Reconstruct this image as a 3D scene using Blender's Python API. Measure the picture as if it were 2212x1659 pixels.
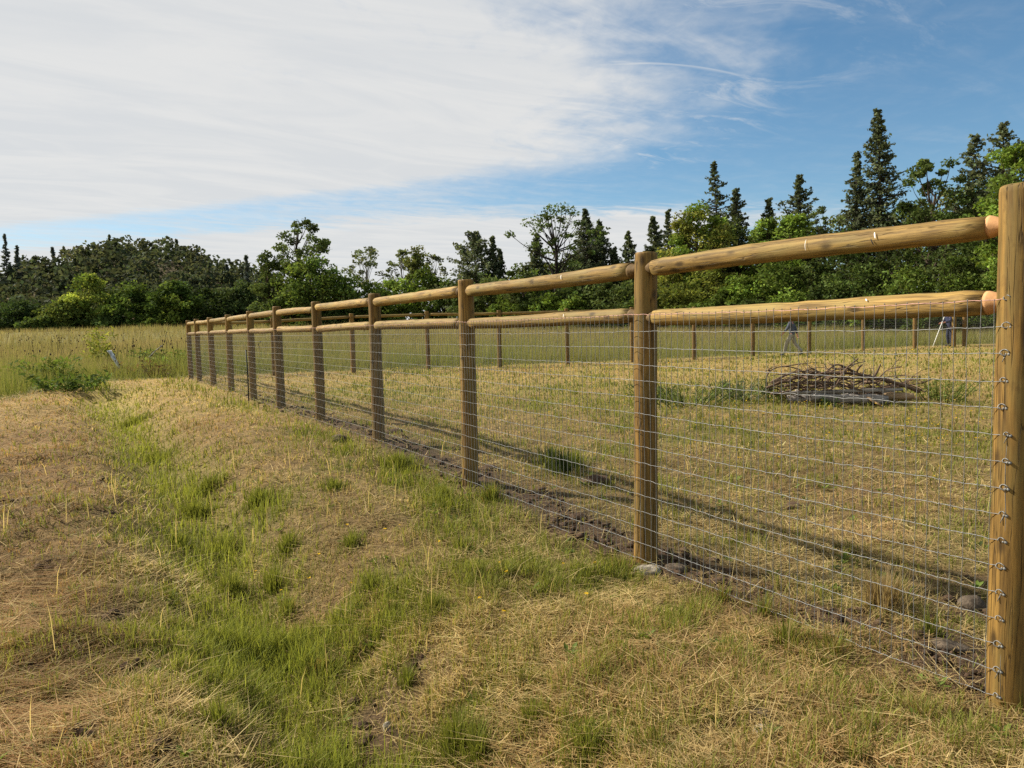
import bpy, math, random
import numpy as np
from mathutils import Vector, Matrix

for o in list(bpy.data.objects):
    bpy.data.objects.remove(o, do_unlink=True)
scene = bpy.context.scene
COL = scene.collection

# ------------------------------------------------------------------ camera
CAM_H = 1.45
PITCH, ROLL = math.radians(90 - 4.2), math.radians(-1.3)
FPX, CX, CY = 1650.0, 1106.0, 829.5
cam_data = bpy.data.cameras.new('camera')
cam_data.sensor_width = 36.0
cam_data.lens = FPX / 2212.0 * 36.0
cam_data.clip_start = 0.05
cam_data.clip_end = 6000
cam = bpy.data.objects.new('camera', cam_data)
cam.matrix_world = Matrix.Translation((0, 0, CAM_H)) @ Matrix.Rotation(PITCH, 4, 'X') @ Matrix.Rotation(ROLL, 4, 'Z')
COL.objects.link(cam)
scene.camera = cam

# ------------------------------------------------------------------ sky, sun, exposure
SUN_AZ, SUN_EL = math.radians(-66), math.radians(40)      # azimuth clockwise from +Y
SKY_STRENGTH, SUN_STRENGTH, EXPOSURE = 0.062, 5.0, 0.80
scene.view_settings.view_transform = 'Standard'
scene.view_settings.look = 'None'
scene.view_settings.gamma = 1.0
scene.view_settings.exposure = EXPOSURE
scene.view_settings.use_curve_mapping = False
scene.cycles.max_bounces = 6
scene.cycles.diffuse_bounces = 3
scene.cycles.transmission_bounces = 4
scene.cycles.transparent_max_bounces = 4
scene.cycles.caustics_reflective = False
scene.cycles.caustics_refractive = False
scene.cycles.use_denoising = False
scene.render.filter_size = 1.5

world = bpy.data.worlds.new('World')
scene.world = world
world.use_nodes = True
wt = world.node_tree
wt.nodes.clear()


class NT:
    """small helper for node trees"""
    def __init__(self, tree):
        self.t = tree

    def n(self, typ, **kw):
        nd = self.t.nodes.new(typ)
        for k, v in kw.items():
            setattr(nd, k, v)
        return nd

    def link(self, a, b):
        self.t.links.new(a, b)

    def setin(self, node, key, val):
        if hasattr(val, 'is_output'):
            self.link(val, node.inputs[key])
        elif val is not None:
            node.inputs[key].default_value = val

    def math(self, op, a, b=None, c=None, clamp=False):
        nd = self.n('ShaderNodeMath', operation=op, use_clamp=clamp)
        for i, v in enumerate((a, b, c)):
            self.setin(nd, i, v)
        return nd.outputs[0]

    def smooth(self, x, lo, hi):
        nd = self.n('ShaderNodeMapRange', interpolation_type='SMOOTHSTEP')
        self.setin(nd, 0, x)
        self.setin(nd, 1, lo)
        self.setin(nd, 2, hi)
        nd.inputs[3].default_value = 0.0
        nd.inputs[4].default_value = 1.0
        return nd.outputs[0]

    def noise(self, vec, scale, detail=4, rough=0.55, dist=0.0):
        nd = self.n('ShaderNodeTexNoise')
        if vec is not None:
            self.link(vec, nd.inputs['Vector'])
        nd.inputs['Scale'].default_value = scale
        nd.inputs['Detail'].default_value = detail
        nd.inputs['Roughness'].default_value = rough
        nd.inputs['Distortion'].default_value = dist
        return nd.outputs['Fac']

    def mix(self, fac, a, b, mode='MIX'):
        nd = self.n('ShaderNodeMix', data_type='RGBA', blend_type=mode)
        self.setin(nd, 0, fac)
        for key, v in ((6, a), (7, b)):
            if isinstance(v, (tuple, list)):
                nd.inputs[key].default_value = (v[0], v[1], v[2], 1)
            else:
                self.link(v, nd.inputs[key])
        return nd.outputs[2]

    def mapping(self, vec, scale=(1, 1, 1), loc=(0, 0, 0), rot=(0, 0, 0)):
        nd = self.n('ShaderNodeMapping')
        self.link(vec, nd.inputs['Vector'])
        nd.inputs['Scale'].default_value = scale
        nd.inputs['Rotation'].default_value = rot
        if hasattr(loc, 'is_output'):
            self.link(loc, nd.inputs['Location'])
        else:
            nd.inputs['Location'].default_value = loc
        return nd.outputs[0]


W = NT(wt)


def turned(vec, ang, scale, loc):
    return W.mapping(W.mapping(vec, (1, 1, 1), (0, 0, 0), (0, 0, ang)), scale, loc)


sky = W.n('ShaderNodeTexSky', sky_type='NISHITA', sun_disc=False)
sky.sun_elevation = SUN_EL
sky.sun_rotation = SUN_AZ
sky.altitude = 300
sky.air_density = 1.0
sky.dust_density = 0.15
sky.ozone_density = 3.0
# thin cloud sheets on a flat cloud deck: direction divided by its height
tc = W.n('ShaderNodeTexCoord')
sep = W.n('ShaderNodeSeparateXYZ')
W.link(tc.outputs['Generated'], sep.inputs[0])
zc = W.math('MAXIMUM', sep.outputs[2], 0.03)
cxn = W.math('DIVIDE', sep.outputs[0], zc)
cyn = W.math('DIVIDE', sep.outputs[1], zc)
comb = W.n('ShaderNodeCombineXYZ')
W.link(cxn, comb.inputs[0]); W.link(cyn, comb.inputs[1])
deck = comb.outputs[0]
big = W.noise(W.mapping(deck, (0.9, 0.55, 1), (3.1, 1.7, 0), (0, 0, 0.35)), 1.0, 5, 0.6, 0.6)
fine = W.noise(turned(deck, -0.62, (0.95, 2.3, 1), (7.3, 2.2, 0)), 1.0, 10, 0.60, 1.5)
fine2 = W.noise(W.mapping(deck, (5.0, 3.0, 1), (1.3, 9.2, 0), (0, 0, -0.3)), 1.6, 8, 0.65, 0.4)
wob = W.math('MULTIPLY_ADD', big, 2.6, -1.3)
xw = W.math('ADD', cxn, wob)
cover = W.math('SUBTRACT', 1.0, W.smooth(xw, -1.0, 1.4))
# clear gap between the two sheets
gapc = W.math('ADD', cyn, W.math('MULTIPLY', W.math('MINIMUM', cxn, 0.0), 0.40))
gapc = W.math('ADD', gapc, W.math('MULTIPLY_ADD', fine, 1.2, -0.6))
gap = W.math('MULTIPLY', W.smooth(gapc, 4.55, 5.35), W.math('SUBTRACT', 1.0, W.smooth(gapc, 5.9, 7.6)))
far_sheet = W.math('MULTIPLY', W.smooth(gapc, 5.9, 7.6), W.math('SUBTRACT', 1.0, W.smooth(xw, 1.2, 3.6)))
cover = W.math('MAXIMUM', cover, far_sheet)
cover = W.math('MULTIPLY', cover, W.math('SUBTRACT', 1.0, W.math('MULTIPLY', gap, 0.66)))
tex = W.math('ADD', W.math('MULTIPLY', fine, 0.75), W.math('MULTIPLY', fine2, 0.45))
dens = W.math('ADD', W.math('MULTIPLY', cover, 1.45), W.math('MULTIPLY', W.math('SUBTRACT', tex, 0.60), W.math('MULTIPLY_ADD', cover, 1.25, 0.8)))
dens = W.math('MULTIPLY', W.smooth(dens, -0.10, 1.15), 0.97)
wis = W.noise(turned(deck, -0.55, (1.1, 2.6, 1), (4.4, 0.6, 0)), 1.0, 10, 0.70, 1.4)
wisp = W.math('MULTIPLY', W.smooth(wis, 0.44, 0.74), W.math('SUBTRACT', 1.0, W.smooth(W.math('ADD', cxn, W.math('MULTIPLY', wob, 0.4)), 0.5, 1.9)))
wisp = W.math('MULTIPLY', wisp, W.math('SUBTRACT', 0.8, W.math('MULTIPLY', gap, 0.6)))
dens = W.math('MAXIMUM', dens, wisp)
shade = W.noise(turned(deck, -0.62, (0.7, 1.7, 1), (11, 5, 0)), 1.0, 8, 0.60, 1.2)
cloud_col = W.mix(W.smooth(shade, 0.35, 0.68), (6.55, 6.7, 6.8), (7.25, 7.25, 7.15))
hs = W.n('ShaderNodeHueSaturation')
hs.inputs['Hue'].default_value = 0.49
hs.inputs['Saturation'].default_value = 1.12
hs.inputs['Value'].default_value = 1.08
W.link(sky.outputs[0], hs.inputs['Color'])
skyc = W.mix(dens, hs.outputs[0], cloud_col)
bg = W.n('ShaderNodeBackground')
bg.inputs[1].default_value = SKY_STRENGTH
W.link(skyc, bg.inputs[0])
wo = W.n('ShaderNodeOutputWorld')
W.link(bg.outputs[0], wo.inputs[0])

sun_data = bpy.data.lights.new('sun', 'SUN')
sun_data.energy = SUN_STRENGTH
sun_data.angle = math.radians(0.8)
sun_data.color = (1.0, 0.93, 0.82)
sun = bpy.data.objects.new('sun', sun_data)
to_sun = Vector((math.sin(SUN_AZ) * math.cos(SUN_EL), math.cos(SUN_AZ) * math.cos(SUN_EL), math.sin(SUN_EL)))
sun.rotation_euler = to_sun.to_track_quat('Z', 'Y').to_euler()
sun.location = (-40, 20, 60)
COL.objects.link(sun)

# ------------------------------------------------------------------ numeric helpers
CAMR = np.array((Matrix.Rotation(PITCH, 3, 'X') @ Matrix.Rotation(ROLL, 3, 'Z')))


def ray(px, py):
    return CAMR @ np.array([(px - CX) / FPX, -(py - CY) / FPX, -1.0])


def at_depth(px, py, Y):
    d = ray(px, py)
    return np.array([0, 0, CAM_H]) + d * (Y / d[1])


def on_ground(px, py):
    d = ray(px, py)
    z = 0.1
    for _ in range(25):
        t = (z - CAM_H) / d[2]
        p = np.array([0, 0, CAM_H]) + t * d
        z = 0.5 * z + 0.5 * float(ground_z(p[0], p[1]))
    return np.array([p[0], p[1], z])


_perm = {}


def vnoise(x, y, seed=0):
    if seed not in _perm:
        _perm[seed] = np.random.RandomState(seed + 11).rand(256, 256)
    T = _perm[seed]
    x = np.asarray(x, float); y = np.asarray(y, float)
    ix = np.floor(x).astype(int); iy = np.floor(y).astype(int)
    fx = x - ix; fy = y - iy
    fx = fx * fx * (3 - 2 * fx); fy = fy * fy * (3 - 2 * fy)
    a = T[ix % 256, iy % 256]; b = T[(ix + 1) % 256, iy % 256]
    c = T[ix % 256, (iy + 1) % 256]; d = T[(ix + 1) % 256, (iy + 1) % 256]
    return (a * (1 - fx) + b * fx) * (1 - fy) + (c * (1 - fx) + d * fx) * fy


def fbm(x, y, seed=0, octaves=4):
    s = 0.0; amp = 0.5; tot = 0.0
    for i in range(octaves):
        s = s + amp * vnoise(x * 2 ** i + 17.3 * i, y * 2 ** i + 9.1 * i, seed + i)
        tot += amp
        amp *= 0.55
    return s / tot


def sst(x, lo, hi):
    t = np.clip((np.asarray(x, float) - lo) / (hi - lo), 0, 1)
    return t * t * (3 - 2 * t)


# fence coordinates: s along the near fence from its nearest post, u across it (positive inside the paddock)
P1 = np.array([1.945, 2.945])
D = np.array([-0.49928, 0.86644])
N = np.array([0.86644, 0.49928])
CORNER = P1 + 23.6 * D
E_ = np.array([0.9643, 0.2648])
M_ = np.array([-0.2648, 0.9643])


def su(x, y):
    return (x - P1[0]) * D[0] + (y - P1[1]) * D[1], (x - P1[0]) * N[0] + (y - P1[1]) * N[1]


def wv(x, y):
    return (x - CORNER[0]) * E_[0] + (y - CORNER[1]) * E_[1], (x - CORNER[0]) * M_[0] + (y - CORNER[1]) * M_[1]


def ground_z(x, y):
    x = np.asarray(x, float); y = np.asarray(y, float)
    s, u = su(x, y)
    w, v = wv(x, y)
    r = np.sqrt(x * x + y * y)
    z = -0.10 + 0.22 * sst(s, 1.5, 8.5)
    # shallow ditch parallel to the fence, ending in a little bank
    uc = -2.15 - 0.02 * s
    z = z - 0.34 * np.exp(-(np.abs(u - uc) / 0.48) ** 2.6) * (1 - sst(s, 19.4, 20.0))
    z = z + 0.07 * np.exp(-((u + 1.05) / 0.45) ** 2) * (1 - sst(s, 18, 22))
    z = z - 0.05 * sst(-u, 3.0, 4.5) * (1 - sst(s, 8, 15))
    # rows of raked hay on the left bank
    z = z + 0.055 * sst(-u, 2.9, 3.6) * (1 - sst(s, 14, 18)) * np.sin(s * 1.9 + u * 0.9 + 2.0 * fbm(x * 0.6, y * 0.6, 40, 2))
    # small backfill ridge under the fence
    z = z + 0.03 * np.exp(-((u - 0.12) / 0.25) ** 2) * (1 - sst(s, 20, 25))
    # paddock rises a little to the right and the meadow beyond the far fence climbs to the trees
    z = z + 0.16 * sst(x, 3, 18) * sst(y, 9, 26)
    z = z + 2.15 * sst(v, 0, 85)
    # bumps
    nearw = np.clip(1.2 - r / 60.0, 0, 1)
    z = z + nearw * (0.055 * (fbm(x * 1.1, y * 1.1, 3, 4) - 0.5) + 0.075 * (fbm(x * 4.5, y * 4.5, 5, 3) - 0.5)
                   + sst(-u, 2.6, 3.2) * (0.13 * (fbm(x * 2.1, y * 2.1, 8, 3) - 0.5) + 0.06 * (fbm(x * 7.0, y * 7.0, 12, 2) - .5)))
    z = z + 0.30 * (fbm(x * 0.06, y * 0.06, 7, 3) - 0.5) * sst(r, 25, 60)
    # wooded hill far to the left
    z = z + 27.5 * np.exp(-((x + 138) / 40) ** 2 - ((y - 292) / 60) ** 2) + 14.5 * np.exp(-((x + 225) / 52) ** 2 - ((y - 300) / 65) ** 2)
    z = z + 7 * np.exp(-((x + 92) / 26) ** 2 - ((y - 300) / 60) ** 2)
    return z


# image spots (display pixels) that fix where lush, dry and bare patches lie on the ground
def spots(lst):
    return [(on_ground(px, py)[:2], r, a) for px, py, r, a in lst]


GREEN_SPOTS = spots([(980, 1610, .22, 1), (1290, 1610, .30, .9), (500, 1290, .28, 1), (520, 1130, .5, 1), (400, 1060, .5, 1), (660, 1240, .2, .5),
                     (790, 1285, .16, .6), (930, 1320, .18, .9), (450, 1560, .3, .7), (600, 1340, .18, .6), (310, 940, .6, .9), (590, 1190, .22, .6),
                     (860, 1000, .6, .9), (1000, 1150, .4, .3), (1700, 1390, .35, .8), (1770, 1300, .3, .6), (1250, 1240, .35, .5), (880, 1470, .2, .7),
                     (1150, 1560, .25, .8), (2000, 960, 1.2, .7), (1900, 930, 1.4, .6), (1500, 930, 1.6, .6), (1200, 840, 2.5, .6), (1740, 1080, .5, .5),
                     (850, 850, 2.5, .7), (1560, 1200, .25, .7), (2100, 1010, .5, .6), (2150, 1600, .25, .3), (690, 1420, .15, .4), (240, 1200, .25, .5),
                     (130, 1090, .4, .5), (1190, 1000, .8, .6), (1840, 1240, .3, .6), (750, 1150, .2, .6)])
DRY_SPOTS = spots([(100, 1330, .6, 1), (200, 1240, .5, 1), (60, 1550, .4, .8), (1500, 1480, .5, .8), (1700, 1560, .5, .8), (2000, 1600, .4, .7), (1100, 1150, .3, .7),
                   (1060, 1000, .8, .8), (1500, 1000, .8, .6), (1880, 800, 2.5, .9), (1700, 800, 2.5, .8), (2080, 900, 1.0, .7), (1900, 1130, .6, .7),
                   (1350, 1350, .4, .7), (700, 900, .8, .4), (420, 890, 1., .4), (1160, 950, .8, .7), (330, 1500, .4, .6), (1330, 1090, .4, .7)])
BARE_SPOTS = spots([(800, 1560, .16, 1), (880, 1450, .10, 1), (720, 1420, .10, 1), (810, 1620, .18, 1), (650, 1470, .1, .8), (2080, 1400, .28, 1), (2110, 1330, .22, 1), (500, 1480, .12, .9),
                    (1290, 1040, .15, 1), (1480, 1225, .2, 1), (220, 1040, .12, .7), (480, 1150, .05, .5), (1230, 1140, .2, .9), (890, 970, .2, .8), (1180, 1080, .25, .9), (1050, 1020, .2, .9),
                    (2130, 1250, .15, .6), (1330, 1180, .18, .9), (900, 797, .4, .8), (1150, 770, .4, .6), (250, 1330, .12, .9), (100, 1230, .14, .8), (40, 1450, .12, .9), (300, 1440, .10, .9), (180, 1570, .12, .8), (350, 1620, .1, .9), (230, 1110, .12, .8), (60, 1080, .2, .7)])


def spotsum(lst, x, y):
    t = np.zeros_like(np.asarray(x, float))
    for (c, r, a) in lst:
        d2 = ((x - c[0]) ** 2 + (y - c[1]) ** 2) / (r * r)
        t = np.maximum(t, a * np.exp(-d2))
    return t


def fields(x, y):
    """what grows where: green share, dry-red share, bare soil, tall meadow"""
    s, u = su(x, y); w, v = wv(x, y)
    r = np.sqrt(x * x + y * y)
    n1 = fbm(x * 0.55, y * 0.55, 21, 4); n2 = fbm(x * 2.3, y * 2.3, 25, 3); n3 = fbm(x * 0.16, y * 0.16, 29, 3)
    uc = -2.15 - 0.02 * s
    wig = 0.45 * (n1 - .5) + 0.30 * (n2 - .5)
    ditch = np.exp(-np.abs((u - uc + wig) / 0.50) ** 2.4) * (1 - sst(s, 22, 25))
    ditch = ditch * np.maximum(sst(s, 2.6, 3.8), sst(n2 + n1, 0.98, 1.25))
    verge = np.exp(-((u + 0.55) / 0.38) ** 2) * sst(n1 + 0.4 * n2, 0.50, 0.92) * sst(s, 1.5, 4.5) * (1 - 0.4 * sst(s, 9, 14))
    green = 0.45 * verge + 0.60 * sst(n1 + 0.45 * (n2 - .5), 0.50, 0.70) + 0.08 + 0.13 * sst(u, .6, 1.6)
    green = green * (1 - .55 * np.exp(-((u + 1.25) / .40) ** 2) * sst(s, 2.5, 4))
    green = green + 0.34 * sst(n3, 0.42, 0.62) * sst(r, 7, 16)
    green = np.maximum(green * (1 - 0.62 * sst(-u, 2.65, 3.2)), 0)
    sp = spotsum(GREEN_SPOTS, x + 0.25 * (n2 - .5), y + 0.25 * (n1 - .5))
    green = np.clip(green + sp * (.35 + .65 * sst(n2, .36, .56)), 0, 1)
    n6 = fbm(x * 3.6, y * 3.6, 51, 3)
    green = green * (.35 + .65 * sst(n6, .38, .56))
    green = np.clip(np.maximum(green, 1.0 * ditch * (.68 + .32 * sst(n6, .30, .5))), 0, 1)
    dsp = spotsum(DRY_SPOTS, x, y)
    green = green * (1 - 0.7 * dsp * (1 - ditch))
    red = np.clip(sst(fbm(x * 0.7, y * 0.7, 33, 4), 0.52, 0.72) * 0.55 + 0.80 * sst(-u, 2.7, 3.3) * (1 - .6 * sst(s, 7, 15)), 0, 1)
    bare = np.exp(-((u - 0.14) / (0.20 + 0.14 * n1)) ** 2) * sst(n2 + 0.5 * n1, 0.36, 0.66) * (1 - 0.75 * sst(s, 9, 16))
    wf = np.exp(-((v + 0.1) / 0.35) ** 2) * sst(w, 0.5, 2) * sst(fbm(x * 0.9, y * 0.9, 44, 2), 0.5, 0.62) * 0.9
    bare = np.clip(bare + spotsum(BARE_SPOTS, x + 0.12 * (n2 - .5), y + 0.12 * (n2 - .5)) + wf, 0, 1)
    st = 17.5 + 5.5 * sst(u, -4.6, -3.2) + 4.5 * (n1 - .5)
    tall = np.where((u > 0) | (w > -0.3), sst(v, 0.7, 1.8), sst(s, st - .5, st + 3.2))
    tall = np.where((u > -2.4) & (u <= 0) & (v < 2), sst(s, 23.9, 25.2), tall)
    bare = bare * (1 - tall)
    return green, red, bare, tall, s, u, w, v, r, n1, n2


C_STRAW = np.array([.55, .43, .20]); C_TAN = np.array([.37, .265, .105]); C_RED = np.array([.29, .150, .064])
C_GREEN = np.array([.205, .240, .036]); C_DEEP = np.array([.115, .155, .024]); C_YEL = np.array([.34, .31, .080])
C_SOIL = np.array([.080, .052, .033]); C_THATCH = np.array([.150, .100, .048])


# ------------------------------------------------------------------ materials
def new_mat(name):
    m = bpy.data.materials.new(name)
    m.use_nodes = True
    m.node_tree.nodes.clear()
    return m, NT(m.node_tree)


def finish(T, shader):
    out = T.n('ShaderNodeOutputMaterial')
    T.link(shader, out.inputs[0])


def bsdf(T, color, rough=0.8, spec=0.25, normal=None, metallic=0.0):
    b = T.n('ShaderNodeBsdfPrincipled')
    if isinstance(color, (tuple, list)):
        b.inputs['Base Color'].default_value = (*color, 1)
    else:
        T.link(color, b.inputs['Base Color'])
    T.setin(b, 'Roughness', rough)
    b.inputs['Specular IOR Level'].default_value = spec
    b.inputs['Metallic'].default_value = metallic
    if normal is not None:
        T.link(normal, b.inputs['Normal'])
    return b.outputs[0]


def bump(T, h, strength=0.3, dist=0.01):
    b = T.n('ShaderNodeBump')
    b.inputs['Strength'].default_value = strength
    b.inputs['Distance'].default_value = dist
    T.link(h, b.inputs['Height'])
    return b.outputs[0]


def mat_leafy(name, transl=0.35, spec=0.18, rough=0.55):
    """colour from the mesh's own per-leaf colours, thin and partly translucent"""
    m, T = new_mat(name)
    a = T.n('ShaderNodeVertexColor', layer_name='Col')
    b = bsdf(T, a.outputs[0], rough, spec)
    tr = T.n('ShaderNodeBsdfTranslucent')
    T.link(T.mix(1.0, a.outputs[0], (1.15, 1.1, 0.7), 'MULTIPLY'), tr.inputs[0])
    mx = T.n('ShaderNodeMixShader')
    mx.inputs[0].default_value = transl
    T.link(b, mx.inputs[1]); T.link(tr.outputs[0], mx.inputs[2])
    finish(T, mx.outputs[0])
    return m


def mat_ground():
    m, T = new_mat('ground_soil_and_thatch')
    a = T.n('ShaderNodeVertexColor', layer_name='Col')
    g = T.n('ShaderNodeNewGeometry')
    n = T.noise(g.outputs['Position'], 9.0, 8, 0.7)
    n2 = T.noise(g.outputs['Position'], 60.0, 5, 0.7)
    c = T.mix(T.smooth(n, 0.3, 0.72), (0.55, 0.55, 0.55), (1.35, 1.3, 1.2))
    c = T.mix(1.0, a.outputs[0], c, 'MULTIPLY')
    c2 = T.mix(T.smooth(n2, 0.3, 0.7), (0.6, 0.6, 0.6), (1.3, 1.3, 1.25))
    c = T.mix(1.0, c, c2, 'MULTIPLY')
    h = T.math('ADD', T.math('MULTIPLY', n, 1.0), T.math('MULTIPLY', n2, 0.35))
    finish(T, bsdf(T, c, 0.95, 0.1, bump(T, h, 0.9, 0.03)))
    return m


def mat_wood(name, base, dark, green, rough=0.72):
    m, T = new_mat(name)
    tc = T.n('ShaderNodeTexCoord')
    oi = T.n('ShaderNodeObjectInfo')
    off = T.n('ShaderNodeVectorMath', operation='SCALE')
    off.inputs[0].default_value = (13.0, 7.0, 29.0)
    T.link(oi.outputs['Random'], off.inputs['Scale'])
    v = T.n('ShaderNodeVectorMath', operation='ADD')
    T.link(tc.outputs['Object'], v.inputs[0]); T.link(off.outputs[0], v.inputs[1])
    P = v.outputs[0]
    grain = T.noise(T.mapping(P, (55, 55, 3.2)), 1.0, 6, 0.65, 0.3)
    stain = T.noise(T.mapping(P, (9, 9, 2.2)), 1.0, 5, 0.6, 0.4)
    blot = T.noise(T.mapping(P, (22, 22, 14)), 1.0, 5, 0.6)
    crack = T.noise(T.mapping(P, (30, 30, 1.1)), 1.0, 3, 0.5, 0.15)
    vor = T.n('ShaderNodeTexVoronoi')
    T.link(T.mapping(P, (10, 10, 4.5)), vor.inputs['Vector'])
    vor.inputs['Scale'].default_value = 1.0
    knot = T.math('SUBTRACT', 1.0, T.smooth(T.math('ADD', vor.outputs['Distance'], T.math('MULTIPLY_ADD', grain, 0.12, -0.06)), 0.05, 0.24))
    c = T.mix(T.smooth(grain, 0.30, 0.72), dark, base)
    c = T.mix(T.math('MULTIPLY', T.smooth(stain, 0.42, 0.66), 0.75), c, green)
    c = T.mix(T.math('MULTIPLY', T.smooth(blot, 0.56, 0.72), 0.45), c, dark)
    c = T.mix(T.math('MULTIPLY', knot, 0.85), c, tuple(x * 0.45 for x in dark))
    line = T.math('SUBTRACT', 1.0, T.smooth(T.math('ABSOLUTE', T.math('SUBTRACT', crack, 0.5)), 0.0, 0.014))
    c = T.mix(T.math('MULTIPLY', line, 0.75), c, tuple(x * 0.25 for x in dark))
    br = T.math('MULTIPLY_ADD', oi.outputs['Random'], 0.30, 0.85)
    bc = T.n('ShaderNodeCombineColor')
    for i in range(3):
        T.link(br, bc.inputs[i])
    c = T.mix(1.0, c, bc.outputs[0], 'MULTIPLY')
    h = T.math('SUBTRACT', T.math('MULTIPLY', grain, 0.5), T.math('ADD', T.math('MULTIPLY', line, 0.9), T.math('MULTIPLY', knot, 0.4)))
    finish(T, bsdf(T, c, rough, 0.22, bump(T, h, 0.55, 0.006)))
    return m


def mat_plain(name, color, rough=0.8, spec=0.2, metallic=0.0, var=0.25, scale=20.0, bumps=0.3):
    m, T = new_mat(name)
    tc = T.n('ShaderNodeTexCoord')
    oi = T.n('ShaderNodeObjectInfo')
    off = T.n('ShaderNodeVectorMath', operation='SCALE')
    off.inputs[0].default_value = (5.0, 11.0, 3.0)
    T.link(oi.outputs['Random'], off.inputs['Scale'])
    v = T.n('ShaderNodeVectorMath', operation='ADD')
    T.link(tc.outputs['Object'], v.inputs[0]); T.link(off.outputs[0], v.inputs[1])
    n = T.noise(v.outputs[0], scale, 6, 0.65)
    c = T.mix(T.smooth(n, 0.3, 0.7), tuple(x * (1 - var) for x in color), tuple(min(1, x * (1 + var)) for x in color))
    finish(T, bsdf(T, c, rough, spec, bump(T, n, bumps, 0.02) if bumps else None, metallic))
    return m


def mat_bark(name, color):
    m, T = new_mat(name)
    tc = T.n('ShaderNodeTexCoord')
    n = T.noise(T.mapping(tc.outputs['Object'], (6, 6, 1.2)), 1.0, 6, 0.7)
    c = T.mix(T.smooth(n, 0.3, 0.7), tuple(x * 0.5 for x in color), tuple(x * 1.4 for x in color))
    finish(T, bsdf(T, c, 0.9, 0.1, bump(T, n, 0.8, 0.05)))
    return m


MAT = {
    'ground': mat_ground(),
    'grass': mat_leafy('grass_blades', 0.42, 0.10, 0.6),
    'leaf': mat_leafy('tree_foliage', 0.34, 0.04, 0.8),
    'weed': mat_leafy('weed_leaves', 0.35, 0.05, 0.7),
    'post': mat_wood('treated_post_wood', (.300, .172, .040), (.086, .048, .013), (.182, .128, .036)),
    'rail': mat_wood('treated_rail_wood', (.365, .230, .064), (.110, .066, .020), (.250, .185, .056)),
    'tenon': mat_plain('fresh_cut_tenon', (.50, .27, .115), 0.65, 0.25, 0, 0.15, 30, 0.1),
    'tenon_old': mat_plain('treated_tenon', (.125, .078, .030), 0.75, 0.2, 0, 0.3, 30, 0.2),
    'wire': mat_plain('galvanised_wire', (.185, .185, .172), 0.5, 0.4, 0.2, 0.3, 60, 0),
    'wire_top': mat_plain('rusty_pink_wire', (.36, .20, .155), 0.5, 0.4, 0.4, 0.3, 40, 0),
    'mark': mat_plain('white_paint_mark', (.78, .76, .70), 0.7, 0.2, 0, 0.08, 80, 0),
    'black': mat_plain('black_iron', (.02, .02, .022), 0.6, 0.3, 0.3, 0.2, 30, 0),
    'bark': mat_bark('brown_bark', (.075, .055, .038)),
    'bark_dark': mat_bark('dark_bark', (.04, .032, .025)),
    'bark_grey': mat_bark('grey_bark', (.20, .185, .165)),
    'branch': mat_bark('dry_branch_bark', (.135, .092, .062)),
    'log': mat_wood('weathered_log_wood', (.40, .36, .31), (.13, .105, .082), (.29, .265, .235), 0.85),
    'log_brown': mat_wood('split_log_wood', (.36, .245, .13), (.15, .095, .05), (.26, .18, .10), 0.85),
    'rock': mat_plain('grey_stone', (.095, .072, .050), 0.9, 0.12, 0, 0.5, 18, 0.9),
    'rock_pale': mat_plain('pale_stone', (.27, .235, .18), 0.9, 0.12, 0, 0.5, 18, 0.9),
    'soil': mat_plain('dark_soil', (.075, .048, .030), 0.95, 0.1, 0, 0.4, 40, 0.6),
    'skin': mat_plain('skin', (.42, .19, .12), 0.6, 0.3, 0, 0.08, 20, 0),
    'hair': mat_plain('dark_hair', (.03, .022, .016), 0.6, 0.3, 0, 0.2, 60, 0.2),
    'jacket_grey': mat_plain('grey_blue_cloth', (.080, .090, .115), 0.9, 0.1, 0, 0.2, 12, 0.2),
    'trousers': mat_plain('khaki_cloth', (.29, .265, .20), 0.9, 0.1, 0, 0.15, 12, 0.2),
    'navy': mat_plain('navy_cloth', (.035, .04, .075), 0.9, 0.1, 0, 0.2, 12, 0.2),
    'navy_dark': mat_plain('dark_denim', (.028, .033, .055), 0.9, 0.1, 0, 0.2, 12, 0.2),
    'shoe': mat_plain('dark_shoe', (.045, .045, .055), 0.7, 0.2, 0, 0.2, 12, 0.1),
    'rod': mat_plain('pale_rod', (.68, .68, .60), 0.5, 0.3, 0, 0.1, 12, 0),
    'plank': mat_plain('bleached_plank', (.60, .59, .56), 0.8, 0.2, 0, 0.45, 7, 0.4),
}


# ------------------------------------------------------------------ object helpers
def tag(o, label, cat, group=None, kind=None):
    if label:
        o['label'] = label
    if cat:
        o['category'] = cat
    if group:
        o['group'] = group
    if kind:
        o['kind'] = kind
    return o


def empty(name, loc=(0, 0, 0), parent=None):
    o = bpy.data.objects.new(name, None)
    o.empty_display_size = 0.2
    o.location = loc
    o.parent = parent
    COL.objects.link(o)
    return o


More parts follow.
